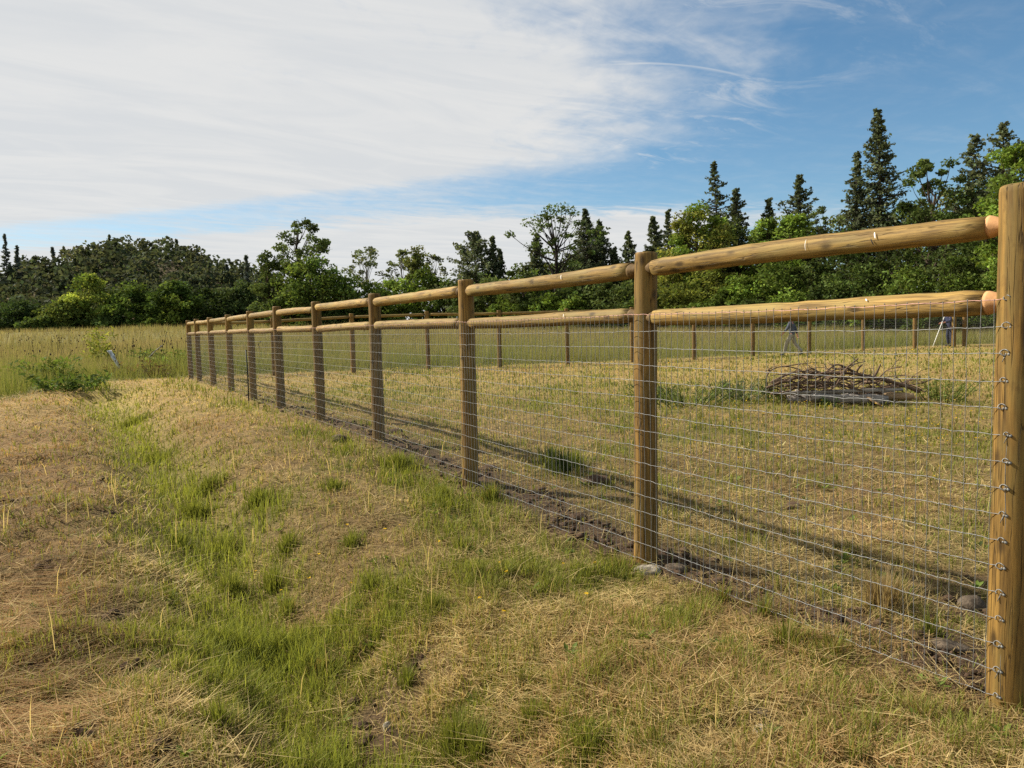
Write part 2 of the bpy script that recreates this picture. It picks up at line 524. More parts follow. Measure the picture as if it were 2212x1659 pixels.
def tri_mesh(name, verts, tris, cols=None, smooth=False, mat=None):
    verts = np.ascontiguousarray(verts, np.float32).reshape(-1, 3)
    tris = np.ascontiguousarray(tris, np.int32).reshape(-1, 3)
    me = bpy.data.meshes.new(name)
    me.vertices.add(len(verts)); me.vertices.foreach_set('co', verts.ravel())
    me.loops.add(tris.size); me.loops.foreach_set('vertex_index', tris.ravel())
    me.polygons.add(len(tris))
    me.polygons.foreach_set('loop_start', np.arange(0, tris.size, 3, dtype=np.int32))
    me.polygons.foreach_set('loop_total', np.full(len(tris), 3, np.int32))
    if smooth:
        me.polygons.foreach_set('use_smooth', np.ones(len(tris), bool))
    if cols is not None:
        at = me.color_attributes.new('Col', 'FLOAT_COLOR', 'POINT')
        c4 = np.ones((len(verts), 4), np.float32); c4[:, :3] = cols
        at.data.foreach_set('color', c4.ravel())
    me.update(calc_edges=True)
    if mat:
        me.materials.append(MAT[mat])
    return me


def link(name, me, parent=None, loc=(0, 0, 0)):
    o = bpy.data.objects.new(name, me)
    o.location = loc
    o.parent = parent
    COL.objects.link(o)
    return o


def quads_to_tris(q):
    q = np.asarray(q)
    return np.concatenate([q[:, [0, 1, 2]], q[:, [0, 2, 3]]])


class Soup:
    """collects triangles"""
    def __init__(self):
        self.v = []; self.t = []; self.c = []; self.n = 0

    def add(self, v, t, c=None):
        v = np.asarray(v, float).reshape(-1, 3)
        self.v.append(v); self.t.append(np.asarray(t, int).reshape(-1, 3) + self.n)
        if c is not None:
            c = np.asarray(c, float)
            if c.ndim == 1:
                c = np.tile(c, (len(v), 1))
            self.c.append(c)
        self.n += len(v)

    def tube(self, pts, rad, sides=6, col=None, cap=True):
        pts = np.asarray(pts, float); n = len(pts)
        rad = np.broadcast_to(np.asarray(rad, float), (n,))
        tan = np.gradient(pts, axis=0)
        tan /= np.linalg.norm(tan, axis=1)[:, None] + 1e-12
        ref = np.array([0, 0, 1.0]) if abs(tan[0][2]) < 0.9 else np.array([1.0, 0, 0])
        a = np.cross(tan, ref); a /= np.linalg.norm(a, axis=1)[:, None] + 1e-12
        b = np.cross(tan, a)
        th = np.linspace(0, 2 * np.pi, sides, endpoint=False)
        v = pts[:, None, :] + rad[:, None, None] * (np.cos(th)[None, :, None] * a[:, None, :] + np.sin(th)[None, :, None] * b[:, None, :])
        v = v.reshape(-1, 3)
        i = np.arange(n - 1)[:, None] * sides; j = np.arange(sides)[None, :]; k = (j + 1) % sides
        q = np.stack([i + j, i + k, i + sides + k, i + sides + j], -1).reshape(-1, 4)
        t = quads_to_tris(q)
        if cap:
            v = np.concatenate([v, pts[:1], pts[-1:]])
            jj = np.arange(sides); kk = (jj + 1) % sides
            t = np.concatenate([t, np.stack([kk, jj, np.full(sides, n * sides)], -1),
                                np.stack([(n - 1) * sides + jj, (n - 1) * sides + kk, np.full(sides, n * sides + 1)], -1)])
        self.add(v, t, col)

    def mesh(self, name, mat, smooth=False):
        return tri_mesh(name, np.concatenate(self.v), np.concatenate(self.t), np.concatenate(self.c) if self.c else None, smooth, mat)


def bez(p0, p1, p2, n=8):
    t = np.linspace(0, 1, n)[:, None]
    return (1 - t) ** 2 * np.asarray(p0) + 2 * t * (1 - t) * np.asarray(p1) + t * t * np.asarray(p2)


_ico = None


def ico(level=1):
    global _ico
    if _ico is None:
        import bmesh
        _ico = {}
        for L in (1, 2, 3):
            bm = bmesh.new(); bmesh.ops.create_icosphere(bm, subdivisions=L, radius=1.0)
            bm.verts.ensure_lookup_table()
            _ico[L] = (np.array([v.co[:] for v in bm.verts]), np.array([[v.index for v in f.verts] for f in bm.faces]))
            bm.free()
    return _ico[level]


# ------------------------------------------------------------------ ground
def build_ground():
    k = 6.4
    uu = np.linspace(-1, 1, 281)
    xs = 900 * np.sinh(k * uu) / np.sinh(k)
    t = np.linspace(-0.46, 1, 320)
    ys = 3.0 + 1400 * np.sinh(k * 1.08 * t) / np.sinh(k * 1.08)
    X, Y = np.meshgrid(xs, ys)
    x = X.ravel(); y = Y.ravel()
    z = ground_z(x, y)
    green, red, bare, tall, s, u, w, v, r, n1, n2 = fields(x, y)
    far = sst(r, 5, 22)[:, None]
    c = C_THATCH * (1 - red[:, None] * .35) + red[:, None] * .35 * np.array([.16, .09, .045])
    topc = C_TAN * (1 - green[:, None]) + C_YEL * 0.8 * green[:, None]
    topc = topc * (1 - .3 * red[:, None]) + .3 * red[:, None] * C_RED
    c = c * (1 - 0.75 * far) + topc * 0.75 * far
    c = c * (1 - .35 * green[:, None] * (1 - far)) + .35 * green[:, None] * (1 - far) * C_DEEP
    tc_ = np.array([.18, .165, .058])
    c = c * (1 - tall[:, None]) + tc_ * tall[:, None]
    c = c * (1 - bare[:, None]) + C_SOIL * bare[:, None]
    wood = (sst(r, 150, 200))[:, None]
    c = c * (1 - wood) + wood * np.array([.12, .095, .05])
    nx = len(xs); ny = len(ys)
    i = np.arange(ny - 1)[:, None] * nx; j = np.arange(nx - 1)[None, :]
    q = np.stack([i + j, i + j + 1, i + nx + j + 1, i + nx + j], -1).reshape(-1, 4)
    me = tri_mesh('ground', np.stack([x, y, z], -1), quads_to_tris(q), c, True, 'ground')
    o = link('ground', me)
    tag(o, 'mown hay field with dry and green grass, shallow ditch and rising meadow', 'ground', kind='structure')


build_ground()

# ------------------------------------------------------------------ fences
rng = np.random.RandomState(7)


def lathe_mesh(name, prof, sides, mat, seed, wob=0.004, bend=0.0, extra_z=()):
    """round timber along local Z: prof = [(z, r)], slightly out of true"""
    rs = np.random.RandomState(seed)
    z = np.array([p[0] for p in prof]); r = np.array([p[1] for p in prof])
    th = np.linspace(0, 2 * np.pi, sides, endpoint=False)
    ph = rs.rand(4) * 6.28
    L = z[-1] - z[0]
    tt = (z - z[0]) / L
    rr = r[:, None] + wob * (0.6 * np.sin(2 * th[None, :] + ph[0] + 3 * tt[:, None]) + 0.4 * np.sin(3 * th[None, :] + ph[1] + 5 * tt[:, None])
                             + 0.7 * np.sin(7 * tt[:, None] + ph[2] + th[None, :])) * (r[:, None] > 0.02)
    bx = bend * np.sin(np.pi * tt) * math.cos(ph[3]); by = bend * np.sin(np.pi * tt) * math.sin(ph[3])
    v = np.stack([rr * np.cos(th) + bx[:, None], rr * np.sin(th) + by[:, None], np.repeat(z[:, None], sides, 1)], -1).reshape(-1, 3)
    n = len(z)
    i = np.arange(n - 1)[:, None] * sides; j = np.arange(sides)[None, :]; k = (j + 1) % sides
    t = quads_to_tris(np.stack([i + j, i + k, i + sides + k, i + sides + j], -1).reshape(-1, 4))
    v = np.concatenate([v, [[bx[0], by[0], z[0]], [bx[-1], by[-1], z[-1]]]])
    jj = np.arange(sides); kk = (jj + 1) % sides
    t = np.concatenate([t, np.stack([kk, jj, np.full(sides, n * sides)], -1), np.stack([(n - 1) * sides + jj, (n - 1) * sides + kk, np.full(sides, n * sides + 1)], -1)])
    return tri_mesh(name, v, t, None, True, mat)


def post_mesh(h, r, seed, sides=24):
    zz = np.linspace(-0.4, h - 0.03, 14)
    rs = np.random.RandomState(seed)
    prof = [(z, r * (1.03 - 0.05 * (z + .4) / (h + .4)) + 0.0015 * rs.randn()) for z in zz]
    prof += [(h - 0.012, r * 0.975), (h - 0.003, r * 0.93), (h, r * 0.86), (h + 0.002, r * 0.4)]
    return lathe_mesh('post', prof, sides, 'post', seed, 0.0022)


def axis_quat(vec):
    return Vector(vec).to_track_quat('Z', 'Y').to_euler()


def add_rail(fence, origin, a, b, rad, seed, fresh=False, sides=20, name='rail', post_r=0.075):
    """round rail between post centres a and b, pencil-pointed tenons at both ends"""
    a = np.asarray(a, float); b = np.asarray(b, float)
    d = b - a; L = np.linalg.norm(d); d /= L
    g = post_r + 0.035
    body = L - 2 * g
    rs = np.random.RandomState(seed)
    zz = np.linspace(0, body, 22)
    r0, r1 = rad * (1 + .06 * rs.randn() * .5), rad * (1 + .06 * rs.randn() * .5)
    prof = []
    for z in zz:
        t = z / body
        rr = r0 * (1 - t) + r1 * t + 0.0015 * rs.randn()
        e = min(z, body - z)
        if e < 0.03:
            rr *= 0.93 + 0.07 * e / 0.03
        prof.append((z, rr))
    me = lathe_mesh('rail', prof, sides, 'rail', seed, 0.0028, 0.006)
    o = link(name, me, fence, tuple(a + d * g - origin))
    o.rotation_euler = axis_quat(d)
    for end, rend in ((0, prof[0][1]), (1, prof[-1][1])):
        rt = rend * 0.985
        p = [(-0.002, rt * .999), (0.012, rt * 0.94), (0.030, rt * 0.80), (0.050, rt * 0.66), (0.085, rt * 0.55)]
        mt = lathe_mesh('tenon', p, sides, 'tenon' if (fresh and end == 0) else 'tenon_old', seed + 3 + end, 0.001)
        t = link('tenon', mt, o, (0, 0, 0) if end == 0 else (0, 0, body))
        if end == 0:
            t.rotation_euler = (math.pi, 0, 0)
    return o, a + d * g - origin, d, body


def rail_mark(rail, zpos, rad, ang0, ang1, width=0.010, mat='mark', name='paint_mark'):
    th = np.linspace(ang0, ang1, 9)
    S = Soup()
    v = []
    for k, t in enumerate(th):
        wdt = width * (0.45 + 0.55 * math.sin(math.pi * (k + .6) / 9.2))
        for sgn in (-1, 1):
            v.append((rad * math.cos(t), rad * math.sin(t), zpos + sgn * wdt / 2 + 0.010 * (k / 8.0)))
    q = [[2 * k, 2 * k + 1, 2 * k + 3, 2 * k + 2] for k in range(8)]
    S.add(v, quads_to_tris(np.array(q)))
    link(name, S.mesh('paint_mark', mat), rail)


near = empty('rail_fence', (P1[0], P1[1], float(ground_z(*P1))))
tag(near, 'near round-rail fence with wire mesh, running from the thick post to the far corner', 'fence', 'timber fences round the paddock')
NEAR_O = np.array(near.location)
POST_S = [-0.01, 2.21, 4.71, 7.14, 9.60, 12.05, 14.38, 16.81, 19.36, 21.80, 23.60]
POST_T = [1.945, 1.905, 1.897, 1.894, 1.898, 1.915, 1.905, 1.896, 1.893, 1.903, 1.900]
POST_R = [.079, .0745, .075, .073, .072, .075, .071, .072, .073, .072, .072]
posts = []
for i, (s_, t_, r_) in enumerate(zip(POST_S, POST_T, POST_R)):
    p = P1 + s_ * D
    zb = float(ground_z(p[0], p[1])) - 0.01
    o = link('post', post_mesh(t_ - zb, r_, 100 + i, 32 if i < 3 else 20), near, (p[0] - NEAR_O[0], p[1] - NEAR_O[1], zb - NEAR_O[2]))
    o.rotation_euler = (rng.randn() * .004, rng.randn() * .004, rng.rand() * 6.28)
    posts.append((p, r_))
RAILS = {}
for i in range(10):
    a, b = posts[i][0], posts[i + 1][0]
    j = lambda: rng.randn() * 0.006
    za = 1.800; zl = 1.503
    for lev, z0 in ((0, za), (1, zl)):
        res = add_rail(near, NEAR_O, (a[0], a[1], z0 + j()), (b[0], b[1], z0 + j()), 0.0525 if lev == 0 else 0.0505,
                       300 + 10 * i + lev, fresh=(i == 0), post_r=posts[i][1], sides=24 if i < 3 else 16)
        RAILS[(i, lev)] = res


def mark_on(i, lev, px, py, width, span, mat='mark', sh=0.0):
    """put a mark on the camera-facing side of a rail where the sight line meets it"""
    rail, start, d, body = RAILS[(i, lev)]
    start = start + NEAR_O
    q = ray(px, py)
    nrm = np.array([d[1], -d[0]])
    # solve in plan
    A = np.array([[d[0], -q[0]], [d[1], -q[1]]])
    z, t = np.linalg.solve(A, -start[:2])
    Mx = rail.rotation_euler.to_matrix()
    c = start + d * z
    tocam = np.array([0, 0, CAM_H]) - c
    lc = Mx.transposed() @ Vector(tocam)
    up = Mx.transposed() @ Vector((0, 0, 1))
    ang = math.atan2(lc.y, lc.x); au = math.atan2(up.y, up.x)
    dlt = (au - ang + math.pi) % (2 * math.pi) - math.pi
    sg = 1 if dlt > 0 else -1
    rail_mark(rail, z, 0.0555 if lev else 0.0575, ang + sg * (sh - span), ang + sg * (sh + span), width, mat)


mark_on(0, 0, 1908, 506, 0.006, 0.26, sh=0.45)
mark_on(0, 0, 1903, 520, 0.006, 0.25, 'black', sh=-0.05)
mark_on(0, 0, 1757, 545, 0.0022, 0.5, sh=0.40)
mark_on(1, 0, 1226, 597, 0.006, 0.30, sh=0.35)
mark_on(0, 1, 2182 / 1.157, 652, 0.008, 0.12, sh=0.75)
mark_on(1, 1, 1230, 689, 0.006, 0.22, sh=0.5)

WIRE_TOP, WIRE_GAP = 1.515, 0.1035


def wire_panel(fence, origin, a, b, zt0, zt1, bay, detail, first_s):
    """woven wire between two posts: line wires, stay wires, knots"""
    a = np.asarray(a); b = np.asarray(b)
    L = np.linalg.norm(b - a); d = (b - a) / L
    n = int(round(L / 0.0508)); xs = np.linspace(0, L, n + 1)
    pan = empty('wire_panel', tuple(np.array([a[0], a[1], 0]) - np.array([origin[0], origin[1], origin[2]])), fence)
    rs = np.random.RandomState(900 + bay)
    zz = zt0 + (zt1 - zt0) * xs / L
    jit = rs.randn(n + 1) * (0.0016 if detail else 0.001)
    nrm = np.array([d[1], -d[0]])
    off = rs.randn(17, n + 1) * (0.0020 if detail else 0.0)
    off = off + (0.006 * (np.stack([fbm(xs * 1.7 + 31.0 * bay, xs * 0 + k_ * .35, 140 + bay, 2) for k_ in range(17)]) - .5) if detail else 0)
    sag = -np.sin(np.pi * xs / L) * abs(rs.randn()) * 0.006
    thick = 0.00150 if detail else 0.0017
    for k in range(16):
        S = Soup()
        zk = zz - k * WIRE_GAP + off[k] + sag + 0.0018 * np.sin(np.arange(n + 1) * np.pi) + rs.randn() * 0.0015
        if detail:
            xf = np.linspace(0, L, 2 * n + 1)
            zf = np.interp(xf, xs, zk) + 0.0016 * (np.arange(2 * n + 1) % 2)
            wig = 0.0012 * (np.arange(2 * n + 1) % 2)
        else:
            xf = xs[::3] if (n % 3 == 0) else np.concatenate([xs[::3], xs[-1:]])
            zf = np.interp(xf, xs, zk); wig = 0 * xf
        pts = np.stack([d[0] * xf + nrm[0] * wig, d[1] * xf + nrm[1] * wig, zf], -1)
        S.tube(pts, thick * (1.0 if k else 1.15), 5 if detail else 3, cap=False)
        link('line_wire', S.mesh('line_wire', 'wire_top' if k == 0 else 'wire'), pan)
    zb = zz - 15 * WIRE_GAP
    if detail:
        K = Soup()
        iv, it = ico(1)
        for q in range(n):
            S = Soup()
            zs = np.linspace(0, 1, 16)
            pts = np.stack([np.full(16, d[0] * xs[q]) + d[0] * (jit[q] + 0.0022 * rs.randn(16)), np.full(16, d[1] * xs[q]) + d[1] * (jit[q] + 0.0022 * rs.randn(16)),
                            zz[q] + (zb[q] - zz[q]) * zs], -1)
            S.tube(pts, 0.00145, 4, cap=False)
            link('stay_wire', S.mesh('stay_wire', 'wire'), pan)
            for k in range(16):
                c = np.array([d[0] * xs[q] + d[0] * jit[q], d[1] * xs[q] + d[1] * jit[q], zz[q] - k * WIRE_GAP + off[k][q]])
                K.add(c + iv * np.array([.0030, .0030, .0036]), it)
        o = link('wire_knots', K.mesh('wire_knots', 'wire', True), pan)
        o['kind'] = 'stuff'
    else:
        S = Soup()
        for q in range(n):
            p0 = (d[0] * (xs[q] + jit[q]), d[1] * (xs[q] + jit[q]), zz[q]); p1 = (p0[0], p0[1], zb[q])
            S.tube([p0, p1], 0.00125, 3, cap=False)
        o = link('stay_wires', S.mesh('stay_wires', 'wire'), pan)
        o['kind'] = 'stuff'
    return pan


MOFF = -N * 0.0800
for i in range(10):
    a = posts[i][0] + MOFF; b = posts[i + 1][0] + MOFF
    wire_panel(near, NEAR_O, a, b, WIRE_TOP, WIRE_TOP, i, i < 3, POST_S[i])

# tied-off wire ends on the nearest post
for k in range(16):
    S = Soup()
    c = posts[0][0] - N * 0.0815
    z0 = WIRE_TOP - k * WIRE_GAP
    shift = [.0, .0, -.004, -.006, -.008, .010, .010, .006, .003, .002, 0, 0, 0, -.002, -.002, -.004][k]
    cc = np.array([c[0], c[1], z0]) - NEAR_O
    ex = np.array([-D[0], -D[1], 0]); ez = np.array([0, 0, 1.0]); eo = np.array([-N[0], -N[1], 0])
    S.tube([cc + ex * 0.0, cc + ex * (0.012 + shift) + eo * .001], 0.0022, 5)
    th = np.linspace(-0.3 - rng.rand(), 3.6 + 2.2 * rng.rand(), 12)
    rr = 0.008 + 0.007 * rng.rand()
    loop = [cc + ex * (shift - 0.002 + rr * 1.15 * math.cos(t)) + ez * (0.007 + rr * 0.8 * math.sin(t)) + eo * (0.004 + 0.004 * math.sin(t * 2)) for t in th]
    S.tube(loop, 0.0019, 5)
    iv, it = ico(1)
    S.add(cc + ex * (0.012 + shift) + iv * np.array([.0065, .0065, .0075]), it)
    S.add(cc + ex * (0.002 + shift) + iv * np.array([.005, .005, .006]), it)
    if k % 3 == 2:
        S.tube([cc + ex * shift, cc + ex * (shift - .008) - ez * 0.03 + eo * .008], 0.0016, 4)
    link('wire_tie', S.mesh('wire_tie', 'wire', True), near)
S = Soup()
c = posts[0][0] - N * 0.0815
S.tube([np.array([c[0], c[1], WIRE_TOP - k * WIRE_GAP]) - NEAR_O + np.array([-D[0], -D[1], 0]) * (0.008 + 0.004 * math.sin(k * 1.7)) for k in range(16)], 0.0016, 4)
link('edge_wire', S.mesh('edge_wire', 'wire'), near)

# far side of the paddock
FSTEP = 2.447
farf = empty('rail_fence', (CORNER[0], CORNER[1], float(ground_z(*CORNER))))
tag(farf, 'farther round-rail fence closing off the far side of the paddock before the meadow', 'fence', 'timber fences round the paddock')
FAR_O = np.array(farf.location)
fposts = []
for k in range(0, 15):
    p = CORNER + E_ * FSTEP * k
    if k == 0:
        zt = 1.90
    else:
        zt = 1.90 + 0.13 * float(sst(k, 0, 3)) + 0.006 * k + 0.02 * rng.randn()
    zb = float(ground_z(p[0], p[1]))
    fposts.append((p, zt))
    if k > 0:
        o = link('post', post_mesh(zt - zb, 0.075 + .004 * rng.randn(), 700 + k, 14), farf, tuple(np.array([p[0], p[1], zb]) - FAR_O))
        o.rotation_euler = (rng.randn() * .006, rng.randn() * .006, rng.rand() * 6)
for k in range(14):
    (a, za), (b, zb_) = fposts[k], fposts[k + 1]
    for lev, dz in ((0, -.11), (1, -.41)):
        add_rail(farf, FAR_O, (a[0], a[1], za + dz), (b[0], b[1], zb_ + dz), 0.047, 1200 + k * 10 + lev, sides=10)
    wire_panel(farf, FAR_O, a - M_ * 0.08, b - M_ * 0.08, za - .40, zb_ - .40, 50 + k, False, 0)
# extra post by the far right corner
pc = at_depth(2060, 750, 30.4)
zb = float(ground_z(pc[0], pc[1]))
link('post', post_mesh(2.0 - zb, 0.078, 760, 14), farf, tuple(np.array([pc[0], pc[1], zb]) - FAR_O))


# ------------------------------------------------------------------ trees
def leaf_quads(c, size, rs, col, aspect=0.6, up=0.0, jcol=0.18):
    """diamond leaves at points c"""
    n = len(c)
    a = rs.randn(n, 3); a[:, 2] *= 0.7; a /= np.linalg.norm(a, axis=1)[:, None]
    b = rs.randn(n, 3); b[:, 2] += up
    b -= (b * a).sum(1)[:, None] * a; b /= np.linalg.norm(b, axis=1)[:, None]
    s = size * (0.65 + 0.7 * rs.rand(n))[:, None]
    v = np.stack([c - a * s * .5, c + b * s * .5 * aspect + a * s * .08, c + a * s * .55, c - b * s * .5 * aspect], 1)
    i = np.arange(n)[:, None] * 4
    t = np.concatenate([i + np.array([[0, 1, 2]]), i + np.array([[0, 2, 3]])])
    cc = col * (1 + jcol * rs.randn(n, 1)) * (1 + 0.05 * rs.randn(n, 3))
    return v.reshape(-1, 3), t, np.repeat(np.clip(cc, 0.004, 1), 4, 0)


def broadleaf(name, label, x, y, H, Wd, seed, col, clumps=40, per=90, leaf=0.24, z0=0.16, trunk=0.03, spread=0.15, top_w=None, lean=0.0, bark='bark',
              shape=1.0, cat='tree', group=None, shell=0.55, forks=None, col2=None, trunk_to=0.78, skew=0.0, zbase=None):
    rs = np.random.RandomState(seed)
    zb = float(ground_z(x, y)) if zbase is None else zbase
    t = empty(name, (x, y, zb - 0.05))
    tag(t, label, cat, group)
    S = Soup(); Lf = Soup()
    hx = lean * H
    trk = np.array([[0, 0, -.2], [hx * .2, .02 * H, H * .25], [hx * .55, 0, H * .5], [hx, 0, H * trunk_to]])
    tt = np.linspace(0, 1, 9)
    tp = np.stack([np.interp(tt, [0, .33, .66, 1], trk[:, k]) for k in range(3)], -1)
    tp[1:, :2] += 0.02 * H * 0.5 * rs.randn(8, 2)
    S.tube(tp, np.linspace(trunk * H, trunk * H * .25, 9), 7)
    col = np.asarray(col)
    lp = rs.rand(3) * 6.283
    cen = []
    for i in range(clumps):
        for _ in range(30):
            th = rs.rand() * 2 * np.pi
            f = rs.rand() ** 0.75
            zz = z0 + (1 - z0) * f
            prof = math.sin(math.pi * min(1, max(0.03, (zz - z0) / (1 - z0) * 0.86 + 0.12))) ** (0.7 * shape)
            lob = 1 + .26 * math.sin(2 * th + lp[0] + 5 * zz) + .20 * math.sin(3 * th + lp[1] - 7 * zz) + .14 * math.sin(11 * zz + lp[2])
            rad = Wd * .5 * prof * lob * (shell + (1 - shell) * rs.rand() ** .5) * (0.75 + 0.4 * rs.rand())
            p = np.array([rad * math.cos(th) + hx * zz + skew * Wd * (zz - .5), rad * math.sin(th) * .9, zz * H - 0.03 * H])
            if all(np.linalg.norm((p - q) / np.array([1, 1.3, .8])) > spread * Wd * .62 for q in cen):
                break
        cen.append(p)
    cen = np.array(cen)
    for p in cen:
        h0 = min(max(p[2] / H - (0.12 + .2 * rs.rand()), 0.10), trunk_to * 0.97)
        k = np.interp(h0 * H, tp[:, 2], np.arange(9))
        base = np.array([np.interp(k, np.arange(9), tp[:, j]) for j in range(3)])
        mid = base * .45 + p * .55 + np.array([0, 0, -.04 * H]) + rs.randn(3) * .02 * H
        pts = bez(base, mid, p, 5)
        r0 = trunk * H * (0.34 * (1 - h0) + .10)
        S.tube(pts, np.linspace(r0, r0 * .16, 5), 4, cap=False)
        n = int(per * 1.25 * (0.6 + .8 * rs.rand()))
        rad = spread * Wd * 1.05 * (0.50 + 0.75 * rs.rand())
        g = rs.randn(n, 3); g /= np.linalg.norm(g, axis=1)[:, None]
        g *= (rs.rand(n) ** 0.45)[:, None] * rad * np.array([1.05, 1.05, .68])
        tint = 1 + .30 * rs.randn()
        cb = col if (col2 is None or rs.rand() < .55) else np.asarray(col2)
        v, q, cc = leaf_quads(p + g, leaf, rs, cb * max(.5, tint))
        Lf.add(v, q, cc)
        for _ in range(0 if (cat == 'shrub' or seed >= 700) else 2):
            e = p + rs.randn(3) * rad * .5
            S.tube(np.array([p * .3 + pts[-2] * .7, e]), [r0 * .2, r0 * .08], 3, cap=False)
    link('trunk', S.mesh('trunk', bark, True), t)
    link('crown', Lf.mesh('crown', 'leaf'), t)
    return t


def conifer(name, label, x, y, H, Wd, seed, col, whorls=34, per=5, fol=22, leaf=0.30, z0=0.12, pine=0.0, bark='bark_dark', group=None, ragged=.3, trunk=.014, flat=.75, zbase=None):
    rs = np.random.RandomState(seed)
    zb = float(ground_z(x, y)) if zbase is None else zbase
    t = empty(name, (x, y, zb - 0.05))
    tag(t, label, 'tree', group)
    S = Soup(); Lf = Soup()
    wob = rs.randn(2) * .012 * H
    zz = np.linspace(0, 1, 10)
    tp = np.stack([wob[0] * np.sin(zz * 3), wob[1] * np.sin(zz * 2.4), zz * H - .2], -1)
    S.tube(tp, np.linspace(trunk * H, .02, 10), 7)
    col = np.asarray(col)
    nb = whorls * per
    ph = rs.rand(6) * 6.283
    for i in range(nb):
        f = ((i + rs.rand()) / nb) ** .92
        z = z0 + (1 - z0) * f
        th = rs.rand() * 6.283
        L0 = Wd * .5 * ((1 - f) ** (0.86 + .1 * pine)) * (1 if f > .12 else .8 + 1.6 * f)
        if pine:
            L0 = Wd * .5 * (max(0.0, math.sin(math.pi * min(.98, .30 + .68 * f))) ** .8)
        lob = 1 + .22 * math.sin(2 * th + ph[0] + 9 * f) + .18 * math.sin(3 * th + ph[1] - 17 * f) + .12 * math.sin(31 * f + ph[2])
        L = max(.22, L0 * lob * (1 - ragged * 1.25 * rs.rand() ** 1.3))
        base = np.array([np.interp(z, zz, tp[:, 0]), np.interp(z, zz, tp[:, 1]), z * H])
        rise = .55 * f - .30 + .12 * rs.randn() + .12 * pine
        d = np.array([math.cos(th), math.sin(th), rise])
        tip = base + d * L + np.array([0, 0, .16 * L])
        pts = bez(base, base + d * L * .55 + np.array([0, 0, -.08 * L]), tip, 4)
        S.tube(pts[[0, 2, 3]], np.linspace(.0028 * H + .01, .008, 3), 3, cap=False)
        n = int(1.05 * fol * (0.30 + 0.70 * L / (Wd * .5)) * (0.6 + .8 * rs.rand())) + 4
        u = (1 - rs.rand(n) ** 1.5 * .66) if pine else .12 + .90 * rs.rand(n) ** .8
        c = np.stack([np.interp(u, np.linspace(0, 1, 4), pts[:, j]) for j in range(3)], -1)
        wd = (0.17 + .05 * pine) * L * (1.1 - u * .75)[:, None] + .07
        c = c + rs.randn(n, 3) * wd * np.array([.60, .60, .34 + .2 * pine]) + np.array([0, 0, -.05 * L])
        v, q, cc = leaf_quads(c, leaf * 1.15, rs, col * max(.5, 1 + .26 * rs.randn()), .55, -.3, .18)
        Lf.add(v, q, cc)
    v, q, cc = leaf_quads(np.array([[tp[-1, 0], tp[-1, 1], H * (.93 + .07 * k / 30)] for k in range(30)]) + rs.randn(30, 3) * .09, leaf * .8, rs, col)
    Lf.add(v, q, cc)
    link('trunk', S.mesh('trunk', bark, True), t)
    link('crown', Lf.mesh('crown', 'leaf'), t)
    return t


def spot(px, ytop, Y):
    """plan position and height of a tree seen at px with its top at ytop, standing Y metres off"""
    p = at_depth(px, ytop, Y)
    return p[0], Y, p[2] - float(ground_z(p[0], Y))


def wm(pxw, Y):
    return pxw / FPX * Y


G_MID = (.105, .150, .030); G_BRIGHT = (.150, .215, .038); G_YEL = (.215, .225, .046); G_DARK = (.075, .108, .028); G_OAK = (.090, .120, .036)
G_PALE = (.12, .145, .055); G_CON = (.105, .125, .066); G_CONB = (.092, .110, .060); G_PINE = (.112, .132, .070); G_HAZE = (.115, .135, .115)

